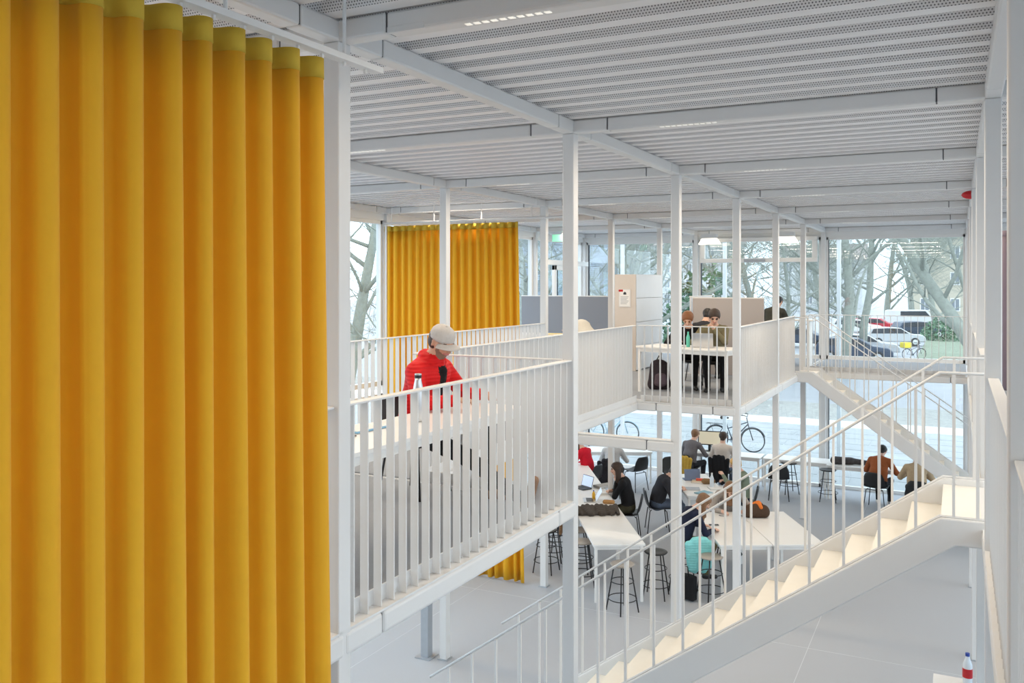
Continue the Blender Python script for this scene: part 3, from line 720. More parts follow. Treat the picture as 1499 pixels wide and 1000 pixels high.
C_RED = cloth('crimson_top', (0.60, 0.012, 0.03)); C_GREY = cloth('pale_grey_hoodie', (0.52, 0.51, 0.50), 0.08); C_BEIGE = cloth('beige_sweater', (0.66, 0.57, 0.50), 0.08)
C_TAUPE = cloth('taupe_sweater', (0.40, 0.35, 0.31), 0.12); C_SAGE = cloth('sage_green_jacket', (0.20, 0.24, 0.18)); C_RUST = cloth('rust_sweater', (0.34, 0.10, 0.035)); C_CAMEL = cloth('camel_coat', (0.52, 0.38, 0.24))
S_BLACK = mat('black_shoe', (0.015, 0.015, 0.015), 0.5); S_WHITE = mat('white_shoe', (0.75, 0.73, 0.70), 0.6); S_BROWN = mat('brown_shoe', (0.24, 0.13, 0.07), 0.6)
REDJ = quilt('red_quilted_nylon', (0.66, 0.010, 0.012), 11)
# man in the red jacket on the near platform
man, hh = person('man in a red quilted jacket and pale grey cap bent over a desk', (-1.18, 2.60, 3.003), R(-4), REDJ, C_BLACK, S_BROWN, H_BROWN, hair='crop', skin=SKIND, seat=0.44, lean=14, curve=8, hpitch=28, hyaw=-12, scale=1.06, leg=0.54, toeup=(0, 1),
      hands=((0.42, 0.24, 0.78), (0.45, -0.20, 0.78)), feet=((0.55, 0.16), (1.05, -0.18)), h=0.0072, collar=True, inner=C_BLACK, beard=True, bulk=1.22, feetz=(0.0, 0.02))
def cap(parent, hh, m):
    hc, f, up, sd = (Vector(hh[k]) for k in ('hc', 'f', 'up', 'sd'))
    B = Matrix((f, sd, up)).transposed().to_4x4(); B.translation = hc
    e = MB(); n = 28; prof = [(0.101, 0.026), (0.102, 0.05), (0.097, 0.08), (0.080, 0.107), (0.052, 0.124), (0.02, 0.132), (0.0, 0.133)]
    vs = []; fs = []
    for r_, z_ in prof: vs += [B @ Vector((-0.008+r_*math.cos(2*math.pi*j/n)*1.03, r_*0.92*math.sin(2*math.pi*j/n), z_)) for j in range(n)]
    for i in range(len(prof)-1): fs += [(i*n+j, i*n+(j+1) % n, (i+1)*n+(j+1) % n, (i+1)*n+j) for j in range(n)]
    e.add(vs, fs); c = e.build('cap', m, parent, smooth=True); s = c.modifiers.new('thickness', 'SOLIDIFY'); s.thickness = 0.004
    bm_ = MB(); vs = []; fs = []; k = 13
    for i in range(k):
        t = -1+2*i/(k-1); a = t*1.05
        for j in range(5):
            q = j/4; rr = 0.098+q*(0.075*math.cos(a*0.9)**0.6)
            vs.append(B @ Vector((rr*math.cos(a)-0.005, rr*0.92*math.sin(a), 0.034-0.016*q-0.020*t*t)))
    for i in range(k-1):
        for j in range(4): fs.append((i*5+j, i*5+j+1, i*5+j+6, i*5+j+5))
    bm_.add(vs, fs); b = bm_.build('brim', m, c, smooth=True); s = b.modifiers.new('thickness', 'SOLIDIFY'); s.thickness = 0.004
    MB().lathe([(0.009, 0), (0.007, 0.006)], 10, c=tuple(hc+up*0.133)).build('button', m, c)
cap(man, hh, mat('pale_grey_cap_felt', (0.52, 0.49, 0.47), 0.9, noise=0.10, nscale=60, bump=0.3, bscale=150))
chair(-1.23, 2.60, 3.003, R(-4), 'black shell chair under the man in the red jacket')
chair(-1.62, 0.85, 3.003, R(20), 'empty black shell chair at the red-jacketed man\'s desk')
# two people at the gallery corner
person('person with auburn hair in black bent over the gallery corner desk', (-1.27, 11.1, 3.003), R(-78), C_BLACK, C_BLACK, S_BLACK, H_RED, hair='thick', lean=24, curve=18, hpitch=36, hands=((0.36, 0.24, 0.80), (0.38, -0.20, 0.80)))
person('man in an olive shirt resting his chin on one hand behind a silver laptop', (-0.83, 11.0, 3.003), R(-72), C_OLIVE, C_BLACK, S_BLACK, H_BROWN, hair='thick', lean=16, curve=10, hpitch=31, hyaw=0, h=0.009, curl=1.1,
       hands=((0.34, 0.0, 0.99), (0.42, -0.25, 0.80)), bulk=1.05)
chair(-1.27, 11.12, 3.003, R(-78), 'black shell chair of the person with auburn hair'); chair(-0.83, 11.03, 3.003, R(-72), 'black shell chair of the man in the olive shirt')
person('person with black hair half hidden behind the man in olive', (-1.34, 12.2, 3.003), R(80), C_DARK, C_BLACK, S_BLACK, H_BLACK, hair='short', lean=16, hpitch=40, seat=0.44)
chair(-1.34, 12.18, 3.003, R(80), 'black shell chair before the taupe screen')
person('person in a dark olive hoodie seen from behind at the gallery window', (-0.72, 15.6, 3.003), R(70), cloth('dark_olive_hoodie', (0.05, 0.05, 0.04)), C_BLACK, S_BLACK, H_BLACK, hair='short', lean=16, hpitch=25, seat=0.62, bulk=1.15)
stool(-0.72, 15.6, 3.003, 'bar stool under the person in the dark olive hoodie')
person('person in an off-white hoodie slumped over a gallery desk', (-3.72, 12.75, 3.003), R(160), C_WHITE, C_DARK, S_BLACK, mat('ginger_hair', (0.5, 0.22, 0.08), 0.6, noise=0.3, nscale=60), hair='short', lean=44, curve=20, hpitch=60, hands=((0.5, 0.2, 0.78), (0.5, -0.2, 0.78)), bulk=1.15)
chair(-3.70, 12.75, 3.003, R(160), 'black shell chair of the person in the off-white hoodie')
# ground floor people
def at_px(u, v_, z):
    a = (u-749.5)/1289.55; b = (415.94-v_)/1289.55; t = (z-4.7406)/b
    return Vector((2.7944+t*(a*0.8922-0.4516), -3.565+t*(a*0.4516+0.8922), z))
p = at_px(920, 748, 0.60); person('woman with long dark hair in a black sweater, hand to her mouth', (p.x, p.y, 0), A+R(165), C_BLACK, cloth('dark_olive_trousers', (0.05, 0.047, 0.03)), S_BLACK, H_BROWN, hair='long', seat=0.60, lean=14, hpitch=12, hyaw=10, hands=((0.22, 0.05, 1.12), (0.30, -0.16, 0.92)), curl=0.9)
q = (p.x, p.y); chair(q[0], q[1], 0.10, A+R(165), 'black shell chair of the woman with long dark hair'); WCH = q
p = at_px(846, 692, 0.75); person('person with brown hair in a crimson top at the table row\'s far end', (p.x+0.10, p.y+0.35, 0), A+R(140), C_RED, C_DARK, S_BLACK, H_BROWN, hair='long', seat=0.60, lean=18, hpitch=30)
chair(p.x+0.12, p.y+0.33, 0.10, A+R(140), 'black shell chair of the person in crimson')
p = at_px(888, 690, 0.62); person('person in a pale grey hooded top facing the window', (p.x, p.y+0.35, 0), R(100), C_GREY, C_DARK, S_BLACK, C_GREY, hair='hood', lean=12, hpitch=30)
chair(p.x, p.y+0.33, 0, R(100), 'shell chair of the person in the pale grey hood')
ch_e = at_px(930, 690, 0.43); chair(ch_e.x, ch_e.y, 0, R(155), 'empty black shell chair beside the small window table')
p = at_px(962, 742, 0.46); person('person in a charcoal jacket and jeans bent over the book table', (p.x, p.y, 0), R(25), C_DARK, C_JEANS, S_BLACK, H_BLACK, hair='short', lean=24, curve=20, hpitch=45, bulk=1.15)
chair(p.x, p.y, 0, R(25), 'black shell chair of the person in the charcoal jacket')
p = at_px(990, 705, 0.46); yl = p; chair(p.x-0.25, p.y+0.75, 0, R(-35), 'black shell chair with a mustard jacket hung on it')
person('person in grey bent towards the monitor at the window counter', (-2.82, 16.7, 0), R(75), cloth('mid_grey_jacket', (0.16, 0.15, 0.16)), C_DARK, S_BLACK, H_LBROWN, hair='short', lean=22, hpitch=20)
chair(-2.82, 16.67, 0, R(75), 'black shell chair of the person at the monitor')
person('person in a beige sweater seen from behind at the window counter', (-2.0, 16.5, 0), R(92), C_BEIGE, C_JEANS, S_WHITE, H_BROWN, hair='short', lean=6, hpitch=10, bulk=1.08)
chair(-2.0, 16.45, 0, R(92), 'black shell chair draped with a black coat')
p = g2(4.1, 1.55); person('blond person in a sage green jacket holding a phone', (p.x, p.y, 0), R(190), C_SAGE, C_NAVY, S_BLACK, H_BLOND, hair='long', lean=8, hpitch=22, hands=((0.40, 0.06, 0.98), (0.36, -0.14, 0.84)))
BL = (p.x, p.y); chair(BL[0], BL[1], 0, R(190), 'black shell chair of the blond person')
p = g2(0.62, -0.42); person('girl with light brown hair in a navy sweater at the high table', (p.x, p.y, 0), B2+R(12), C_NAVY, cloth('olive_trousers', (0.13, 0.11, 0.05)), S_BLACK, H_LBROWN, hair='long', seat=0.67, lean=26, curve=18, hpitch=40, hyaw=-20, hands=((0.42, 0.2, 0.92), (0.46, -0.12, 0.92)), feet=((0.34, 0.12), (0.34, -0.12)), feetz=(0.18, 0.18))
stool(p.x, p.y, 0, 'bar stool under the girl in the navy sweater'); NV = p.copy()
p = g2(2.2, 0.72); person('girl in a taupe sweater with her head low over the high table', (p.x, p.y, 0), B2+R(-100), C_TAUPE, C_DARK, S_BLACK, H_LBROWN, hair='long', seat=0.67, lean=36, curve=20, hpitch=50, hyaw=-10, hands=((0.46, 0.2, 0.92), (0.48, -0.16, 0.92)), feet=((0.34, 0.12), (0.34, -0.12)), feetz=(0.18, 0.18))
stool(p.x, p.y, 0, 'bar stool under the girl in the taupe sweater', black=True)
person('person in a rust sweater and black trousers seen from behind at the window counter', (1.28, 16.6, 0), R(78), C_RUST, C_BLACK, S_WHITE, H_BLACK, hair='short', lean=24, curve=18, hpitch=35, bulk=1.1)
chair(1.26, 16.52, 0, R(80), 'black shell chair of the person in the rust sweater')
person('person in a camel coat sitting below the far stairs', (2.05, 16.1, 0), R(95), C_CAMEL, C_DARK, S_BROWN, H_BLACK, hair='short', lean=16, hpitch=25, bulk=1.1)
chair(2.05, 16.05, 0, R(95), 'black shell chair of the person in the camel coat')
# stools
for u, v_, lb, bk in ((853, 793, 'taupe bar stool tucked at the row table corner', False), (848, 776, 'taupe bar stool, second along the row table from its free end', False), (911, 826, 'grey bar stool standing at the short end of the row table', False),
                      (960, 808, 'bar stool between the row table and the hall stairs', True), (1041, 815, 'grey bar stool with the turquoise jacket on it', False),
                      (1155, 678, 'black bar stool by the window next to the white chair', True), (1212, 688, 'black bar stool between the striped bag and a column', True)):
    q = at_px(u, v_, 0.68); stool(q.x, q.y, 0, lb, R(random.uniform(0, 90)), bk)
for i, lb in enumerate(('black bar stool behind the near column, first of three', 'black bar stool behind the near column, second of three', 'black bar stool under the leopard scarf')):
    q = at_px(812+8*i, 772-14*i+6, 0.68); stool(q.x-0.15, q.y, 0, lb, R(20*i), True)
q = at_px(1140, 700, 0.46); chair(q.x, q.y, 0, R(100), 'shell chair standing free between the window columns')

# ------------------------------------------------------------------ small things on desks and chairs
def laptop(loc, rz, label, open_=105, m=SILVER, screen_m=None):
    e = empty('laptop', loc, rz, label, 'laptop')
    MB().box((-0.16, -0.11, 0), (0.16, 0.11, 0.014)).build('base', m, e, bevel=0.004)
    MB().box((-0.14, -0.06, 0.014), (0.14, 0.06, 0.0155)).build('keyboard', BLACKP, e)
    l = MB().box((-0.16, -0.006, 0), (0.16, 0.0, 0.215)).build('lid', m, e, loc=(0, 0.11, 0.014), rot=(R(90-open_), 0, 0), bevel=0.003)
    MB().box((-0.15, -0.0075, 0.012), (0.15, -0.006, 0.205)).build('screen', screen_m or BLACKP, l)
SCR = mat('lit_screen', (0.5, 0.6, 0.75), 0.4, emit=(0.62, 0.74, 0.92), estr=0.5)
laptop((-0.78, 10.2, 3.746), R(186), 'silver laptop with its lid towards the railing', 100)
bpos = (-0.70, 1.83, 3.746)
b = empty('steel_bottle', bpos, 0, 'steel drinking bottle with black cap on the red-jacketed man\'s desk', 'bottle')
MB().lathe([(0.038, 0), (0.04, 0.01), (0.04, 0.20), (0.034, 0.25), (0.024, 0.30), (0.024, 0.315)], 24).build('flask', SILVER, b, smooth=True)
MB().lathe([(0.026, 0.315), (0.026, 0.335)], 20).build('cap', BLACKP, b); MB().lathe([(0.025, 0.335), (0.025, 0.345)], 20).build('cap_ring', SILVER, b)
tb = empty('tablet', (-0.82, 1.0, 3.746), R(80), 'dark tablet lying on the red-jacketed man\'s desk', 'tablet')
MB().box((-0.13, -0.09, 0), (0.13, 0.09, 0.009)).build('case', mat('brown_grey_cover', (0.16, 0.13, 0.12), 0.6), tb, bevel=0.003); MB().box((-0.115, -0.08, 0.009), (0.115, 0.08, 0.0098)).build('glass', GASKET, tb)
nb_ = empty('blue_folder', (-0.86, 1.36, 3.746), R(85), 'light blue folder on the red-jacketed man\'s desk', 'folder')
MB().box((-0.16, -0.11, 0), (0.16, 0.11, 0.012)).build('cover', mat('light_blue_card', (0.25, 0.5, 0.72), 0.6), nb_, bevel=0.002); MB().box((-0.155, -0.105, 0.012), (0.155, 0.1, 0.016)).build('pages', PAPER, nb_)
def bag(loc, rz, m, label, L=0.42, W=0.22, H=0.24, strap=True, strapm=None):
    e = empty('bag', loc, rz, label, 'bag')
    prims = [dict(a=(-L/2+W*0.45, 0, H*0.42), b=(L/2-W*0.45, 0, H*0.42), ra=W*0.48, rb=W*0.48, m=0, k=0.02, wf=1.0), dict(a=(-L/3, 0, H*0.28), b=(L/3, 0, H*0.28), ra=H*0.28, rb=H*0.28, m=0, k=0.04, wf=1.4),
             dict(a=(0, 0, H*0.5), b=(0, 0, H*0.72), ra=W*0.36, rb=W*0.28, m=0, k=0.05)]
    link('bag_body', sdf_mesh('bag_body', prims, [m], 0.014), e)
    if strap: MB().tube([(-L*0.38, 0, H*0.62), (-L*0.2, 0.02, H*0.95), (0, 0.03, H*1.05), (L*0.2, 0.02, H*0.95), (L*0.38, 0, H*0.62)], 0.012, 6).build('strap', strapm or m, e, smooth=True)
    return e
p = at_px(1107, 757, 0.87); bag((p.x, p.y, 0.87), R(25), cloth('dark_brown_leather', (0.075, 0.045, 0.03)), 'dark brown shoulder bag with an orange scarf on the high table')
o = link('scarf', sdf_mesh('scarf', [dict(a=(p.x-0.08, p.y, 1.06), b=(p.x+0.03, p.y+0.02, 1.09), ra=0.045, rb=0.05, m=0), dict(a=(p.x+0.03, p.y+0.02, 1.09), b=(p.x+0.09, p.y-0.05, 1.05), ra=0.045, rb=0.03, m=0)], [cloth('orange_knit', (0.75, 0.20, 0.04))], 0.012))
tag(o, 'bright orange scarf stuffed in the brown shoulder bag', 'scarf')
def backpack(loc, rz, m, m2, label, s=1.0):
    e = empty('backpack', loc, rz, label, 'backpack'); e.scale = (s,)*3
    link('pack', sdf_mesh('pack', [dict(a=(0, 0, 0.12), b=(0, 0, 0.34), ra=0.12, rb=0.10, m=0, k=0.04, wf=1.35), dict(a=(0, -0.1, 0.06), b=(0, 0.1, 0.06), ra=0.07, rb=0.07, m=0, k=0.04)], [m], 0.014), e)
    link('front_pocket', sdf_mesh('front_pocket', [dict(a=(0.09, 0, 0.10), b=(0.08, 0, 0.2), ra=0.06, rb=0.055, m=0, k=0.04, wf=1.6)], [m2], 0.014), e)
    MB().tube([(-0.02, -0.03, 0.43), (-0.02, 0, 0.49), (-0.02, 0.03, 0.43)], 0.01, 6).build('handle', BLACKP, e)
    MB().tube([(-0.1, -0.08, 0.4), (-0.17, -0.09, 0.28), (-0.12, -0.09, 0.08)], 0.014, 6).tube([(-0.1, 0.08, 0.4), (-0.17, 0.09, 0.28), (-0.12, 0.09, 0.08)], 0.014, 6).build('straps', BLACKP, e)
backpack((-1.62, 10.55, 3.003), R(-60), cloth('mauve_black_nylon', (0.05, 0.038, 0.045)), cloth('dusty_mauve_nylon', (0.14, 0.10, 0.12)), 'dark mauve backpack on the floor beside the gallery corner desk', 1.12)
def blob(name, label, cat, pts, r, m, hgt=0.012, k=0.03, wf=1.0, group=None):
    pr = [dict(a=a, b=b, ra=ra, rb=rb, m=0, k=k, wf=wf) for (a, b), (ra, rb) in zip(pts, r)]
    return tag(link(name, sdf_mesh(name, pr, [m], hgt)), label, cat, group)
# coat on the near row table
c0 = at_px(870, 748, 0.90)
cr = random.Random(4); cpts = []; crad = []
for i in range(11):
    t0 = -0.5+0.1*i; o_ = cr.uniform(-0.05, 0.05)
    cpts.append(((c0.x+t0*0.70+0.11+o_, c0.y+t0*0.41-0.19+o_, 0.893+cr.uniform(0, 0.015)), (c0.x+t0*0.70-0.13, c0.y+t0*0.41+0.22, 0.895+cr.uniform(0, 0.035)))); crad.append((cr.uniform(0.022, 0.034), cr.uniform(0.026, 0.045)))
for dd_ in (-0.15, -0.05, 0.05, 0.14, 0.2):
    cpts.append(((c0.x-0.33-0.5*dd_, c0.y-0.20+0.86*dd_, 0.89), (c0.x+0.30-0.5*dd_-abs(dd_)*0.5, c0.y+0.17+0.86*dd_-abs(dd_)*0.3, 0.89+cr.uniform(0, 0.02)))); crad.append((0.034, 0.036))
blob('coat', 'dark grey-brown coat thrown across the near row table', 'coat', cpts, crad, cloth('grey_brown_wool', (0.075, 0.062, 0.052)), k=0.035)
p = at_px(852, 715, 0.87); laptop((p.x, p.y, 0.872), A+R(-60), 'open laptop with a lit screen on the middle row table', 105, BLACKP, SCR)
p = at_px(863, 733, 0.87); laptop((p.x, p.y, 0.872), A+R(-95), 'second open laptop beside the yellow juice bottle', 120, SILVER, SCR)
def bottle(loc, label, bm_, cm_, r=0.035, h_=0.22):
    e = empty('bottle', loc, 0, label, 'bottle')
    MB().lathe([(r*0.95, 0), (r, 0.01), (r, h_*0.62), (r*0.5, h_*0.82), (r*0.38, h_*0.9)], 16).build('flask', bm_, e, smooth=True)
    MB().lathe([(r*0.45, h_*0.9), (r*0.45, h_)], 14).build('cap', cm_, e)
BLUEP = mat('royal_blue_cap', (0.02, 0.06, 0.35), 0.4); YELP = mat('yellow_juice', (0.75, 0.42, 0.02), 0.3); MINT = mat('mint_plastic', (0.12, 0.55, 0.42), 0.4); CLEARB = mat('pale_bottle_plastic', (0.72, 0.78, 0.84), 0.25)
p = at_px(869, 731, 0.87); bottle((p.x, p.y, 0.872), 'small yellow juice bottle on the row table', YELP, BLUEP, 0.03, 0.16)
p = at_px(1042, 712, 0.78); bottle((p.x, p.y, 0.762), 'pale tall water bottle on the book table', CLEARB, PAPER, 0.04, 0.28)
bottle((-1.02, 10.15, 3.746), 'mint green bottle next to the silver laptop', MINT, MINT, 0.03, 0.24)
bottle((-0.15, 15.9, 4.0), 'bright green bottle near the person in the dark olive hoodie', mat('bright_green_plastic', (0.25, 0.75, 0.25), 0.4), BLACKP, 0.035, 0.24)
bc = empty('window_shelf', (-0.2, 15.9, 3.003), 0, 'narrow white shelf table at the gallery window', 'table')
MB().box((-0.6, -0.25, 0.96), (0.3, 0.25, 0.99)).build('shelf_top', TABLEW, bc, bevel=0.004)
for sx in (-0.5, 0.2): MB().box((sx-0.02, -0.2, 0), (sx+0.02, 0.2, 0.96)).build('support', TABLEW, bc)
bottle((2.88, 6.35, 0.752), 'milky bottle with a blue cap and red label under the right gallery', CLEARB, BLUEP, 0.045, 0.3)
MB().lathe([(0.047, 0.06), (0.047, 0.15)], 16, c=(2.88, 6.35, 0.752)).build('label_band', REDP, [o_ for o_ in col.objects if o_.get('label', '').startswith('milky')][0]).matrix_parent_inverse = Matrix.Translation((-2.88, -6.35, -0.752))
def book(loc, rz, m, label, L=0.28, W=0.2, H=0.02, name='book', cat='book'):
    e = empty(name, loc, rz, label, cat)
    MB().box((-L/2, -W/2, 0), (L/2, W/2, H*0.15)).box((-L/2, -W/2, H*0.85), (L/2, W/2, H)).box((-L/2, -W/2, 0), (-L/2+0.006, W/2, H)).build('cover', m, e)
    MB().box((-L/2+0.006, -W/2+0.004, H*0.15), (L/2-0.006, W/2-0.004, H*0.85)).build('pages', PAPER, e)
def c_(n, c): return mat(n, c, 0.6, noise=0.08, nscale=10)
for u, v_, z, rz, m, lb, nm, ct, dims in (
    (1012, 716, 0.762, 20, c_('grey_card', (0.42, 0.45, 0.5)), 'grey folder on the book table beside the tilted laptop', 'folder', 'folder', (0.32, 0.24, 0.015)),
    (1030, 722, 0.762, 65, c_('teal_card', (0.25, 0.45, 0.55)), 'teal workbook on the book table', 'book', 'book', (0.3, 0.22, 0.015)),
    (1050, 715, 0.762, 30, PAPER, 'open white notebook on the book table', 'notebook', 'notebook', (0.34, 0.26, 0.012)),
    (1025, 706, 0.762, 10, c_('cream_card', (0.75, 0.62, 0.46)), 'cream folder with a red box lying on it', 'folder', 'folder', (0.34, 0.28, 0.02)),
    (883, 722, 0.872, 40, PAPER, 'stack of white papers on the row table', 'papers', 'papers', (0.32, 0.24, 0.03)),
    (888, 712, 0.872, 60, c_('grey_knit_cloth', (0.42, 0.40, 0.37)), 'grey folded cloth on the row table', 'folded_cloth', 'cloth', (0.5, 0.2, 0.04)),
    (1045, 769, 0.872, 25, GASKET, 'black phone on the high table corner', 'phone', 'phone', (0.15, 0.075, 0.01)),
    (1058, 756, 0.872, -20, GASKET, 'black pen on the high table', 'pen', 'pen', (0.14, 0.012, 0.01))):
    q = at_px(u, v_, z); book((q.x, q.y, z), R(rz), m, lb, *dims, name=nm, cat=ct)
q = at_px(1024, 703, 0.79); e = empty('red_box', (q.x, q.y, 0.784), R(20), 'small red box on the cream folder', 'box'); MB().box((-0.07, -0.035, 0), (0.07, 0.035, 0.04)).build('carton', c_('coral_card', (0.75, 0.12, 0.07)), e, bevel=0.004); MB().box((-0.071, -0.02, 0.012), (0.071, 0.02, 0.028)).build('band', PAPER, e)
q = at_px(1017, 702, 0.79); laptop((q.x-0.1, q.y+0.1, 0.762), R(-150), 'blue-grey laptop standing half open on the book table', 75, c_('slate_blue_lid', (0.16, 0.21, 0.33)))
q = at_px(1037, 706, 0.80); blob('snack_basket', 'brown woven snack bag on the book table', 'bag', [((q.x-0.08, q.y, 0.81), (q.x+0.08, q.y+0.03, 0.82))], [(0.06, 0.05)], cloth('brown_weave', (0.25, 0.15, 0.07)))
q = at_px(891, 737, 0.88); blob('paper_bag', 'orange-brown paper snack bag on the row table', 'bag', [((q.x-0.07, q.y, 0.90), (q.x+0.07, q.y+0.03, 0.905))], [(0.04, 0.035)], cloth('kraft_paper', (0.45, 0.25, 0.10)))
e = empty('monitor', (-2.5, 17.35, 0.752), R(8), 'monitor with a pale yellow page on the window counter', 'monitor')
MB().box((-0.27, -0.015, 0.14), (0.27, 0.015, 0.48)).build('bezel', BLACKP, e, bevel=0.005); MB().box((-0.25, -0.017, 0.165), (0.25, -0.015, 0.46)).build('display', mat('pale_page_glow', (0.7, 0.65, 0.5), 0.5, emit=(0.75, 0.68, 0.5), estr=0.35), e)
MB().box((-0.03, -0.02, 0.02), (0.03, 0.02, 0.16)).box((-0.1, -0.08, 0), (0.1, 0.08, 0.015)).build('stand', BLACKP, e)
# clothes hung on chairs and stools
def hung(name, label, x, y, z, rz, m, w_=0.2, drop=0.42, th=0.05, cat='jacket'):
    c, s = math.cos(rz), math.sin(rz)
    P_ = lambda a, b, zz: (x+a*c-b*s, y+a*s+b*c, z+zz)
    pr = []
    for b0, b1, zt, zb_, r0, r1 in ((-w_, -w_*0.8, 0.0, -drop, th*0.9, th*0.7), (-w_*0.45, -w_*0.4, 0.05, -drop*1.05, th, th*0.8), (0.0, 0.02, 0.06, -drop*0.95, th, th*0.75), (w_*0.45, w_*0.4, 0.05, -drop*1.05, th, th*0.8), (w_, w_*0.85, 0.0, -drop*0.92, th*0.9, th*0.7)):
        pr.append(dict(a=P_(-0.01, b0, zt), b=P_(-0.05, b1, zb_), ra=r0, rb=r1, m=0, k=0.035))
    return tag(link(name, sdf_mesh(name, pr, [m], 0.014)), label, cat)
hung('black_coat', 'long black coat over the chair of the person in beige', -2.0, 16.2, 0.80, R(92), C_BLACK, 0.2, 0.5)
hung('puffer_jacket', 'black padded jacket over the grey-hooded person\'s chair', at_px(888, 690, 0.62).x+0.02, at_px(888, 690, 0.62).y+0.03, 0.80, R(100), quilt('black_quilted_nylon', (0.02, 0.02, 0.026), 9), 0.2, 0.5)
hung('mustard_jacket', 'mustard yellow jacket hung over a shell chair', yl.x-0.02, yl.y+0.58, 0.80, R(-35), cloth('mustard_canvas', (0.56, 0.35, 0.06)), 0.21, 0.42, 0.06)
q = at_px(1041, 815, 0.68)
hung('turquoise_jacket', 'turquoise padded jacket draped over a bar stool', q.x-0.2, q.y+0.12, 0.80, R(-60), quilt('turquoise_quilted_nylon', (0.26, 0.68, 0.67), 8), 0.17, 0.38, 0.065)
q2 = at_px(1012, 842, 0.3); tb_ = empty('tote_bag', (q.x-0.36, q.y-0.06, 0.02), R(-20), 'black shopping tote with white letters beside the stool with the turquoise jacket', 'bag')
MB().box((-0.16, -0.06, 0.0), (0.16, 0.06, 0.36)).build('tote_body', C_BLACK, tb_, bevel=0.02)
MB().tube([(-0.08, -0.05, 0.35), (-0.06, -0.05, 0.5), (0.06, -0.05, 0.5), (0.08, -0.05, 0.35)], 0.008, 6).build('handle', C_BLACK, tb_)
fc = bpy.data.curves.new('letters', 'FONT'); fc.body = 'ASOS'; fc.size = 0.09; fc.extrude = 0.001
fo = bpy.data.objects.new('letters', fc); col.objects.link(fo); dg = bpy.context.evaluated_depsgraph_get()
fm = bpy.data.meshes.new_from_object(fo.evaluated_get(dg)); bpy.data.objects.remove(fo); fm.materials.clear(); fm.materials.append(PAPER)
link('letters', fm, tb_, (-0.05, -0.0625, 0.06), (R(90), R(-90), 0))
q = at_px(838, 778, 0.62); hung('leopard_scarf', 'brown patterned scarf over a black bar stool', q.x-0.25, q.y+0.2, 0.74, R(20), mat('leopard_cloth', (0.30, 0.19, 0.11), 0.8, noise=0.8, nscale=35), 0.09, 0.22, 0.035, 'scarf')
q = at_px(1232, 678, 0.78)
blob('striped_bag', 'dark bag with pale stripes slumped on the window counter', 'bag', [((q.x-0.15, q.y, 0.83), (q.x+0.18, q.y+0.1, 0.82)), ((q.x+0.15, q.y+0.1, 0.83), (q.x+0.55, q.y+0.15, 0.80))], [(0.09, 0.08), (0.07, 0.05)], mat('dark_striped_cloth', (0.06, 0.055, 0.055), 0.8, noise=0.9, nscale=14))
q = (-4.6, 12.25, 3.746); book((q[0]+0.35, q[1], q[2]), R(15), c_('yellow_card', (0.8, 0.55, 0.06)), 'yellow folder on the gallery desk by the grey screen', 0.3, 0.22, 0.02, 'folder', 'folder')
hp = empty('headphones', (-4.55, 12.2, 3.746), R(30), 'black headphones on the gallery desk by the grey screen', 'headphones')
MB().tube([(0.08*math.cos(a), 0, 0.03+0.1*math.sin(a)) for a in [R(10*k) for k in range(19)]], 0.008, 6).build('band', BLACKP, hp, smooth=True)
for s in (-1, 1): MB().lathe([(0.03, -0.012), (0.035, 0), (0.03, 0.012)], 14).build('ear_cup', BLACKP, hp, loc=(0.08*s, 0, 0.035), rot=(0, R(90), 0))
book((-1.25, 10.2, 3.746), R(-10), PAPER, 'white writing pad before the person with auburn hair', 0.3, 0.21, 0.012, 'writing_pad', 'pad')

# ------------------------------------------------------------------ outdoors
PAVE = mat('pale_stone_paving', (0.34, 0.36, 0.37), 0.45, noise=0.25, nscale=1.6); ROADM = mat('wet_asphalt', (0.30, 0.31, 0.33), 0.5, noise=0.15, nscale=0.8)
LAWN = mat('winter_lawn', (0.20, 0.235, 0.165), 0.95, noise=0.35, nscale=2.0); BARK = mat('grey_green_bark', (0.27, 0.29, 0.25), 0.9, noise=0.35, nscale=6, bump=0.5, bscale=12)
gr = box('ground_outside', (-160, -60, -0.35), (160, 320, -0.06), ROADM); gr['kind'] = 'structure'
for nm, lo, hi, m in (('paving', (-40, 18.25, -0.06), (30, 27.5, -0.03), PAVE), ('kerb_strip', (-40, 27.5, -0.06), (30, 29.0, -0.02), mat('white_stone_band', (0.62, 0.62, 0.60), 0.6, noise=0.1, nscale=2)),
                      ('gravel_path', (-40, 29.0, -0.06), (30, 33.5, -0.03), mat('grey_gravel', (0.32, 0.32, 0.30), 0.9, noise=0.4, nscale=5)), ('lawn', (0.4, 56, -0.06), (30, 112, -0.02), LAWN)):
    o = box(nm, lo, hi, m); tag(o, kind='structure')
pav = bpy.data.objects['paving']
pvm = MB().box((0, 0, 0), (1.45, 0.9, 0.012)).mesh('paving_slab', PAVE, bevel=0.006)
for i in range(16):
    for j in range(9): link('paving_slab', pvm, pav, (-16+1.5*i+(0.7 if j % 2 else 0), 18.6+0.97*j, -0.034))
def ext_column(x, y):
    o = link('steel_column', cm, None, (x, y, 0)); tag(o, 'slim outdoor steel column of the canopy frame', 'column', 'outdoor canopy columns', 'structure')
for xx in (-6, -3, 0, 3, 6): ext_column(xx, 21)
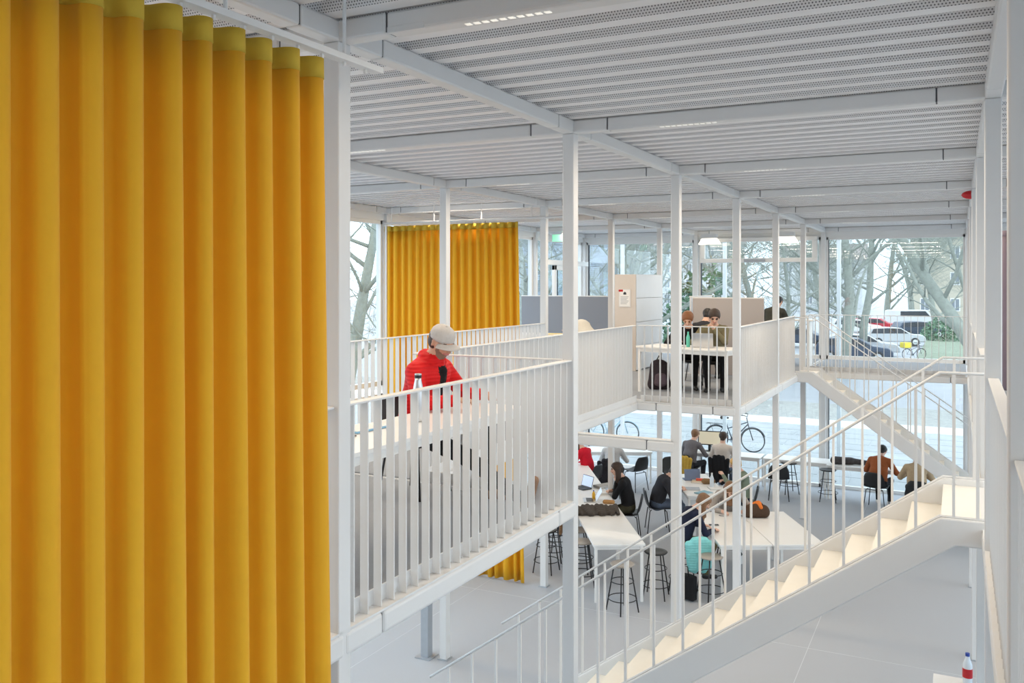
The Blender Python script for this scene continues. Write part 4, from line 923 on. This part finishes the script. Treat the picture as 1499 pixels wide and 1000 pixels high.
def tree(x, y, H, r0, seed, label, lean=(0, 0), levels=5, spread=0.75, fork=0.14, name='bare_tree'):
    rs = random.Random(seed); trunk = MB(); twigs = MB(); cnt = [0]
    def grow(p, d, L, r, lv):
        n = 5; pts = [p]; rr = [r]; dd = Vector(d)
        for i in range(n):
            dd = (dd+Vector((rs.uniform(-1, 1), rs.uniform(-1, 1), rs.uniform(-0.5, 0.8)))*0.16).normalized()
            pts.append(pts[-1]+dd*L/n); rr.append(r*(1-0.55*(i+1)/n))
        (trunk if lv < 3 else twigs).tube(pts, rr, 8 if lv == 0 else (6 if lv < 3 else 3))
        if lv >= levels: return
        k = 10 if lv == 0 else (6 if lv == 1 else 4)
        for j in range(k):
            t = (fork if lv == 0 else 0.25)+(1-(fork if lv == 0 else 0.25))*(j+rs.random())/k
            i = min(n-1, int(t*n)); q = pts[i].lerp(pts[i+1], t*n-i)
            ax = Vector((rs.uniform(-1, 1), rs.uniform(-1, 1), rs.uniform(-0.2, 0.5))).normalized()
            nd = (dd*(1-spread)+ax*spread+Vector((0, 0, 0.12))).normalized()
            grow(q, nd, L*rs.uniform(0.45, 0.7), max(0.006, rr[i]*rs.uniform(0.30, 0.5)), lv+1)
    grow(Vector((0, 0, -0.1)), Vector((lean[0], lean[1], 1)).normalized(), H*0.62, r0, 0)
    e = empty(name, (x, y, -0.05), 0, label, 'tree', 'bare trees outside')
    trunk.build('trunk', BARK, e, smooth=True); twigs.build('twigs', BARK, e)
def wp(u, t):
    a = (u-749.5)/1289.55; return (2.7944+t*(a*0.8922-0.4516), -3.565+t*(a*0.4516+0.8922))
TREES = [(*wp(1236, 45), 17, 0.30, 3, 'bare park tree with the stout trunk behind the outdoor canopy column', (0.12, 0.06)), (*wp(1262, 56), 18, 0.28, 5, 'bare straight-trunked tree beside the silver estate car', (0, 0)),
         (*wp(1480, 34), 17, 0.30, 11, 'big leaning tree with heavy boughs at the edge of the lawn', (-0.62, -0.2)), (*wp(1163, 44), 12, 0.14, 21, 'slender young tree outside the vent window', (0, 0)),
         (*wp(1110, 68), 17, 0.30, 31, 'distant bare tree standing behind the slender young tree', (0, 0)), (*wp(985, 38), 15, 0.34, 8, 'bare tree with low twisting boughs seen above the cabinet', (-0.45, 0.1)),
         (*wp(880, 50), 15, 0.34, 14, 'bare tree before the blue-grey office block', (0.2, 0.1)), (*wp(500, 34), 13, 0.30, 17, 'bare tree outside the window by the far curtain', (0.2, 0)),
         (*wp(1300, 95), 18, 0.36, 41, 'bare street tree behind the row of parked cars', (0, 0)), (*wp(1372, 84), 16, 0.3, 43, 'bare street tree in front of the cream villa', (0, 0)), (*wp(1335, 115), 19, 0.4, 47, 'most distant bare street tree along the road', (0, 0)),
         (*wp(1040, 58), 16, 0.30, 53, 'bare tree among evergreen bushes', (0, 0)), (*wp(1205, 85), 18, 0.34, 59, 'bare tree across the road behind the white car', (0, 0)), (*wp(930, 75), 17, 0.34, 61, 'bare tree far behind the felt screens', (0, 0)), (*wp(770, 45), 14, 0.3, 67, 'bare tree outside the gallery door', (0, 0))]
for t in TREES: tree(*t[:5], t[5], t[6])
def bush(x, y, rx, rz_, label, m):
    prs = []; rs = random.Random(int(x*7+y))
    vs = MB()
    for i in range(900):
        a, b = rs.uniform(0, 6.283), math.acos(rs.uniform(-0.2, 1)); r = rs.uniform(0.75, 1.05)
        c = Vector((rx*r*math.sin(b)*math.cos(a), rx*r*math.sin(b)*math.sin(a), rz_*r*math.cos(b)+rz_*0.1)); u = Vector((rs.uniform(-1, 1), rs.uniform(-1, 1), rs.uniform(-1, 1))).normalized()*0.16; w_ = u.cross(Vector((rs.uniform(-1, 1), rs.uniform(-1, 1), 1))).normalized()*0.10
        vs.add([c-u, c+w_, c+u, c-w_], [(0, 1, 2, 3)])
    e = empty('evergreen_bush', (x, y, -0.05), 0, label, 'bush')
    vs.build('foliage', m, e)
    MB().tube([(0, 0, 0), (0.1, 0, rz_*0.5), (0, 0.1, rz_*0.9)], [0.1, 0.08, 0.03], 6).build('stem', BARK, e)
LEAF = mat('evergreen_leaf', (0.10, 0.20, 0.11), 0.7, noise=0.4, nscale=3)
bush(*wp(1035, 40), 1.3, 5.2, 'tall evergreen bush outside the vent window', LEAF); bush(*wp(1005, 43), 1.3, 4.8, 'evergreen bush seen between cabinet and column', LEAF); bush(*wp(1385, 75), 2.0, 1.8, 'low clipped bush on the lawn', LEAF)
def car(x, y, rz, m, label, L=4.5, Hh=1.45, van=False):
    e = empty('parked_car', (x, y, -0.05), rz, label, 'car', 'parked cars')
    if van: prof = [(-0.5, 0.28), (-0.5, 0.7), (-0.49, 0.95), (-0.44, 0.99), (0.30, 1.0), (0.40, 0.72), (0.49, 0.60), (0.5, 0.28)]
    else: prof = [(-0.5, 0.25), (-0.5, 0.55), (-0.485, 0.68), (-0.42, 0.96), (-0.15, 1.0), (0.08, 0.97), (0.24, 0.68), (0.44, 0.60), (0.5, 0.45), (0.5, 0.22)]
    P = [(a*L, b*Hh) for a, b in prof]
    MB().prism(P, 'Y', -0.86, 0.86).build('bodywork', m, e, bevel=0.07)
    g = [(-0.43, 0.68), (-0.39, 0.93), (-0.15, 0.965), (0.07, 0.94), (0.2, 0.68)] if not van else [(-0.2, 0.68), (-0.2, 0.93), (0.27, 0.95), (0.36, 0.70)]
    MB().prism([(a*L, b*Hh) for a, b in g], 'Y', -0.872, 0.872).build('side_windows', GASKET, e)
    for sx in (-0.31, 0.31):
        for sy in (-1, 1):
            wv = MB().lathe([(0.20, -0.1), (0.33, -0.1), (0.33, 0.1), (0.20, 0.1)], 20).build('wheel', BLACKP, e, loc=(sx*L, sy*0.80, 0.33), rot=(R(90), 0, 0))
            MB().lathe([(0.2, -0.105), (0.02, -0.11), (0.02, 0.11), (0.2, 0.105)], 12).build('hubcap', SILVER, wv)
    for sy in (-0.6, 0.6): MB().box((-0.505*L, sy-0.14, 0.52*Hh), (-0.49*L, sy+0.14, 0.62*Hh)).build('tail_lamp', REDP, e)
CS = mat('silver_car_paint', (0.50, 0.51, 0.53), 0.3, metal=0.4); CW = mat('white_car_paint', (0.72, 0.72, 0.72), 0.3); CD = mat('dark_blue_car_paint', (0.04, 0.06, 0.10), 0.3); CR = mat('red_car_paint', (0.5, 0.03, 0.05), 0.3)
def wpt(u, v_):
    return at_px(u, v_, -0.05)
for u, v_, rz, m, lb, vn in ((1262, 521, 12, CS, 'silver estate car parked behind the window railing', False), (1306, 506, 25, CS, 'silver-grey car parked beyond the silver estate', False), (1345, 494, 30, CD, 'dark car third along the parked row', False),
                             (1333, 483, 5, CW, 'white van parked across the road', True), (1255, 490, 0, CW, 'white car behind the stout trunk', False), (1283, 487, 0, CR, 'red car far down the street', False), (1250, 528, 5, CD, 'dark blue car half hidden below the window sill', False), (1175, 508, 0, CD, 'dark car seen through the window beside the young tree', False)):
    q = wpt(u, v_); car(q.x, q.y, R(rz), m, lb, van=vn, Hh=2.1 if vn else 1.45, L=5.0 if vn else 4.5)
def bicycle(x, y, rz, m, label, cargo=None):
    e = empty('bicycle', (x, y, -0.03), rz, label, 'bicycle')
    for wx in (-0.52, 0.53):
        wv = MB().tube([(wx+0.33*math.cos(2*math.pi*j/32), 0, 0.35+0.33*math.sin(2*math.pi*j/32)) for j in range(32)], 0.019, 6, closed=True).build('tyre', BLACKP, e, smooth=True)
        sp = MB()
        for j in range(12): sp.tube([(wx, 0.0, 0.35), (wx+0.32*math.cos(2*math.pi*j/12), 0, 0.35+0.32*math.sin(2*math.pi*j/12))], 0.0022, 4)
        sp.build('spokes', SILVER, wv)
        MB().tube([(wx+0.36*math.cos(a), 0, 0.35+0.36*math.sin(a)) for a in [R(20+12*k) for k in range(13)]], 0.012, 5).build('mudguard', m, e)
    bb, ht, st = (-0.06, 0, 0.30), (0.36, 0, 0.88), (-0.24, 0, 0.78)
    fr = MB().tube([bb, (0.38, 0, 0.78)], 0.018, 8).tube([bb, st], 0.016, 8).tube([(-0.2, 0, 0.62), (0.36, 0, 0.84)], 0.014, 8).tube([bb, (-0.52, 0, 0.35)], 0.011, 6).tube([st, (-0.52, 0, 0.35)], 0.010, 6).tube([(0.53, 0, 0.35), (0.41, 0, 0.72), (0.35, 0, 0.98)], 0.015, 8)
    fr.build('frame', m, e, smooth=True)
    MB().tube([(0.20, -0.27, 1.06), (0.33, -0.2, 1.06), (0.37, 0, 1.0), (0.33, 0.2, 1.06), (0.20, 0.27, 1.06)], 0.012, 6).build('handlebar', BLACKM, e, smooth=True)
    link('saddle', sdf_mesh('saddle', [dict(a=(-0.36, 0, 0.93), b=(-0.18, 0, 0.93), ra=0.055, rb=0.025, m=0, wf=1.5), dict(a=(-0.25, 0, 0.78), b=(-0.27, 0, 0.92), ra=0.014, rb=0.014, m=0)], [BLACKP], 0.012), e)
    MB().tube([(-0.82, -0.06, 0.74), (-0.3, -0.06, 0.74)], 0.006, 5).tube([(-0.82, 0.06, 0.74), (-0.3, 0.06, 0.74)], 0.006, 5).tube([(-0.8, -0.06, 0.74), (-0.8, 0.06, 0.74)], 0.006, 5).tube([(-0.7, -0.05, 0.74), (-0.53, -0.05, 0.36)], 0.006, 5).build('rack', BLACKM, e)
    MB().lathe([(0.085, -0.005), (0.085, 0.005)], 18).build('chainring', STEELG, e, loc=(-0.06, 0.03, 0.30), rot=(R(90), 0, 0))
    MB().tube([(-0.06, -0.06, 0.3), (-0.02, -0.09, 0.14), (-0.02, -0.17, 0.14)], 0.009, 6).tube([(-0.06, 0.06, 0.3), (-0.10, 0.09, 0.46), (-0.10, 0.17, 0.46)], 0.009, 6).build('cranks', STEELG, e)
    if cargo: MB().box((-0.85, -0.25, 0.76), (-0.35, 0.25, 1.1)).build('cargo_box', cargo, e, bevel=0.03)
q = at_px(893, 650, -0.03); bicycle(q.x, q.y, R(8), mat('pale_blue_bike_paint', (0.35, 0.50, 0.58), 0.4), 'pale blue bicycle parked outside under the gallery')
q = at_px(1075, 660, -0.03); bicycle(q.x, q.y, R(-4), mat('dark_bike_paint', (0.05, 0.06, 0.08), 0.4), 'dark city bicycle outside behind the person in beige')
q = wpt(1338, 527); bicycle(q.x, q.y, R(40), BLACKM, 'cargo bicycle with a yellow box at the lawn edge', mat('bright_yellow_box', (0.85, 0.68, 0.04), 0.5))
# houses
def house(x, y, rz, wd, dp_, ht, m, label, fl_, cols, roofm, shut=None, louvre=False):
    e = empty('house', (x, y, -0.05), rz, label, 'building')
    MB().box((0, 0, 0), (wd, dp_, ht)).build('wall', m, e)
    MB().prism([(-0.4, ht), (dp_+0.4, ht), (dp_/2, ht+(3.0 if not louvre else 0.3))], 'X', -0.4, wd+0.4).build('roof', roofm, e)
    for i in range(cols):
        for j in range(fl_):
            wx = wd*(i+0.5)/cols; z = 1.2+j*(ht-0.6)/fl_
            if louvre:
                lv = MB()
                for k in range(14): lv.box((wx-wd/cols*0.36, -0.16, z+k*0.16), (wx+wd/cols*0.36, -0.04, z+k*0.16+0.07))
                lv.build('louvre_blind', mat('pale_blue_louvre', (0.40, 0.47, 0.56), 0.5), e)
            else:
                f_ = MB().box((wx-0.6, -0.08, z), (wx+0.6, 0.02, z+1.7)).build('window', PAPER, e)
                MB().box((wx-0.48, -0.1, z+0.1), (wx-0.04, -0.075, z+1.6)).box((wx+0.04, -0.1, z+0.1), (wx+0.48, -0.075, z+1.6)).build('pane', mat('house_window_glass', (0.22, 0.25, 0.28), 0.1), f_)
CREAM = mat('cream_render', (0.55, 0.50, 0.40), 0.9, noise=0.06, nscale=0.5); PALE = mat('pale_grey_render', (0.52, 0.54, 0.55), 0.9, noise=0.06, nscale=0.5); ROOF = mat('brown_roof_tiles', (0.30, 0.26, 0.24), 0.9, noise=0.2, nscale=2)
house(-3, 128, R(-6), 22, 10, 11, CREAM, 'cream villa beyond the lawn and parked cars', 3, 6, ROOF); house(-75, 150, R(12), 44, 12, 12, PALE, 'long pale apartment house behind the street trees', 4, 11, ROOF)
house(-26, 160, 0, 14, 10, 9, PALE, 'pale house next to the cream villa', 3, 4, ROOF); house(-36, 56, R(24), 17, 10, 10, mat('blue_grey_cladding', (0.36, 0.41, 0.48), 0.7), 'blue-grey office block with louvre blinds', 3, 8, ROOF, louvre=True)
house(-42, 26, R(48), 14, 10, 5, PALE, 'pale neighbouring house on the left of the study hall', 3, 7, ROOF)
bpy.context.view_layer.update()
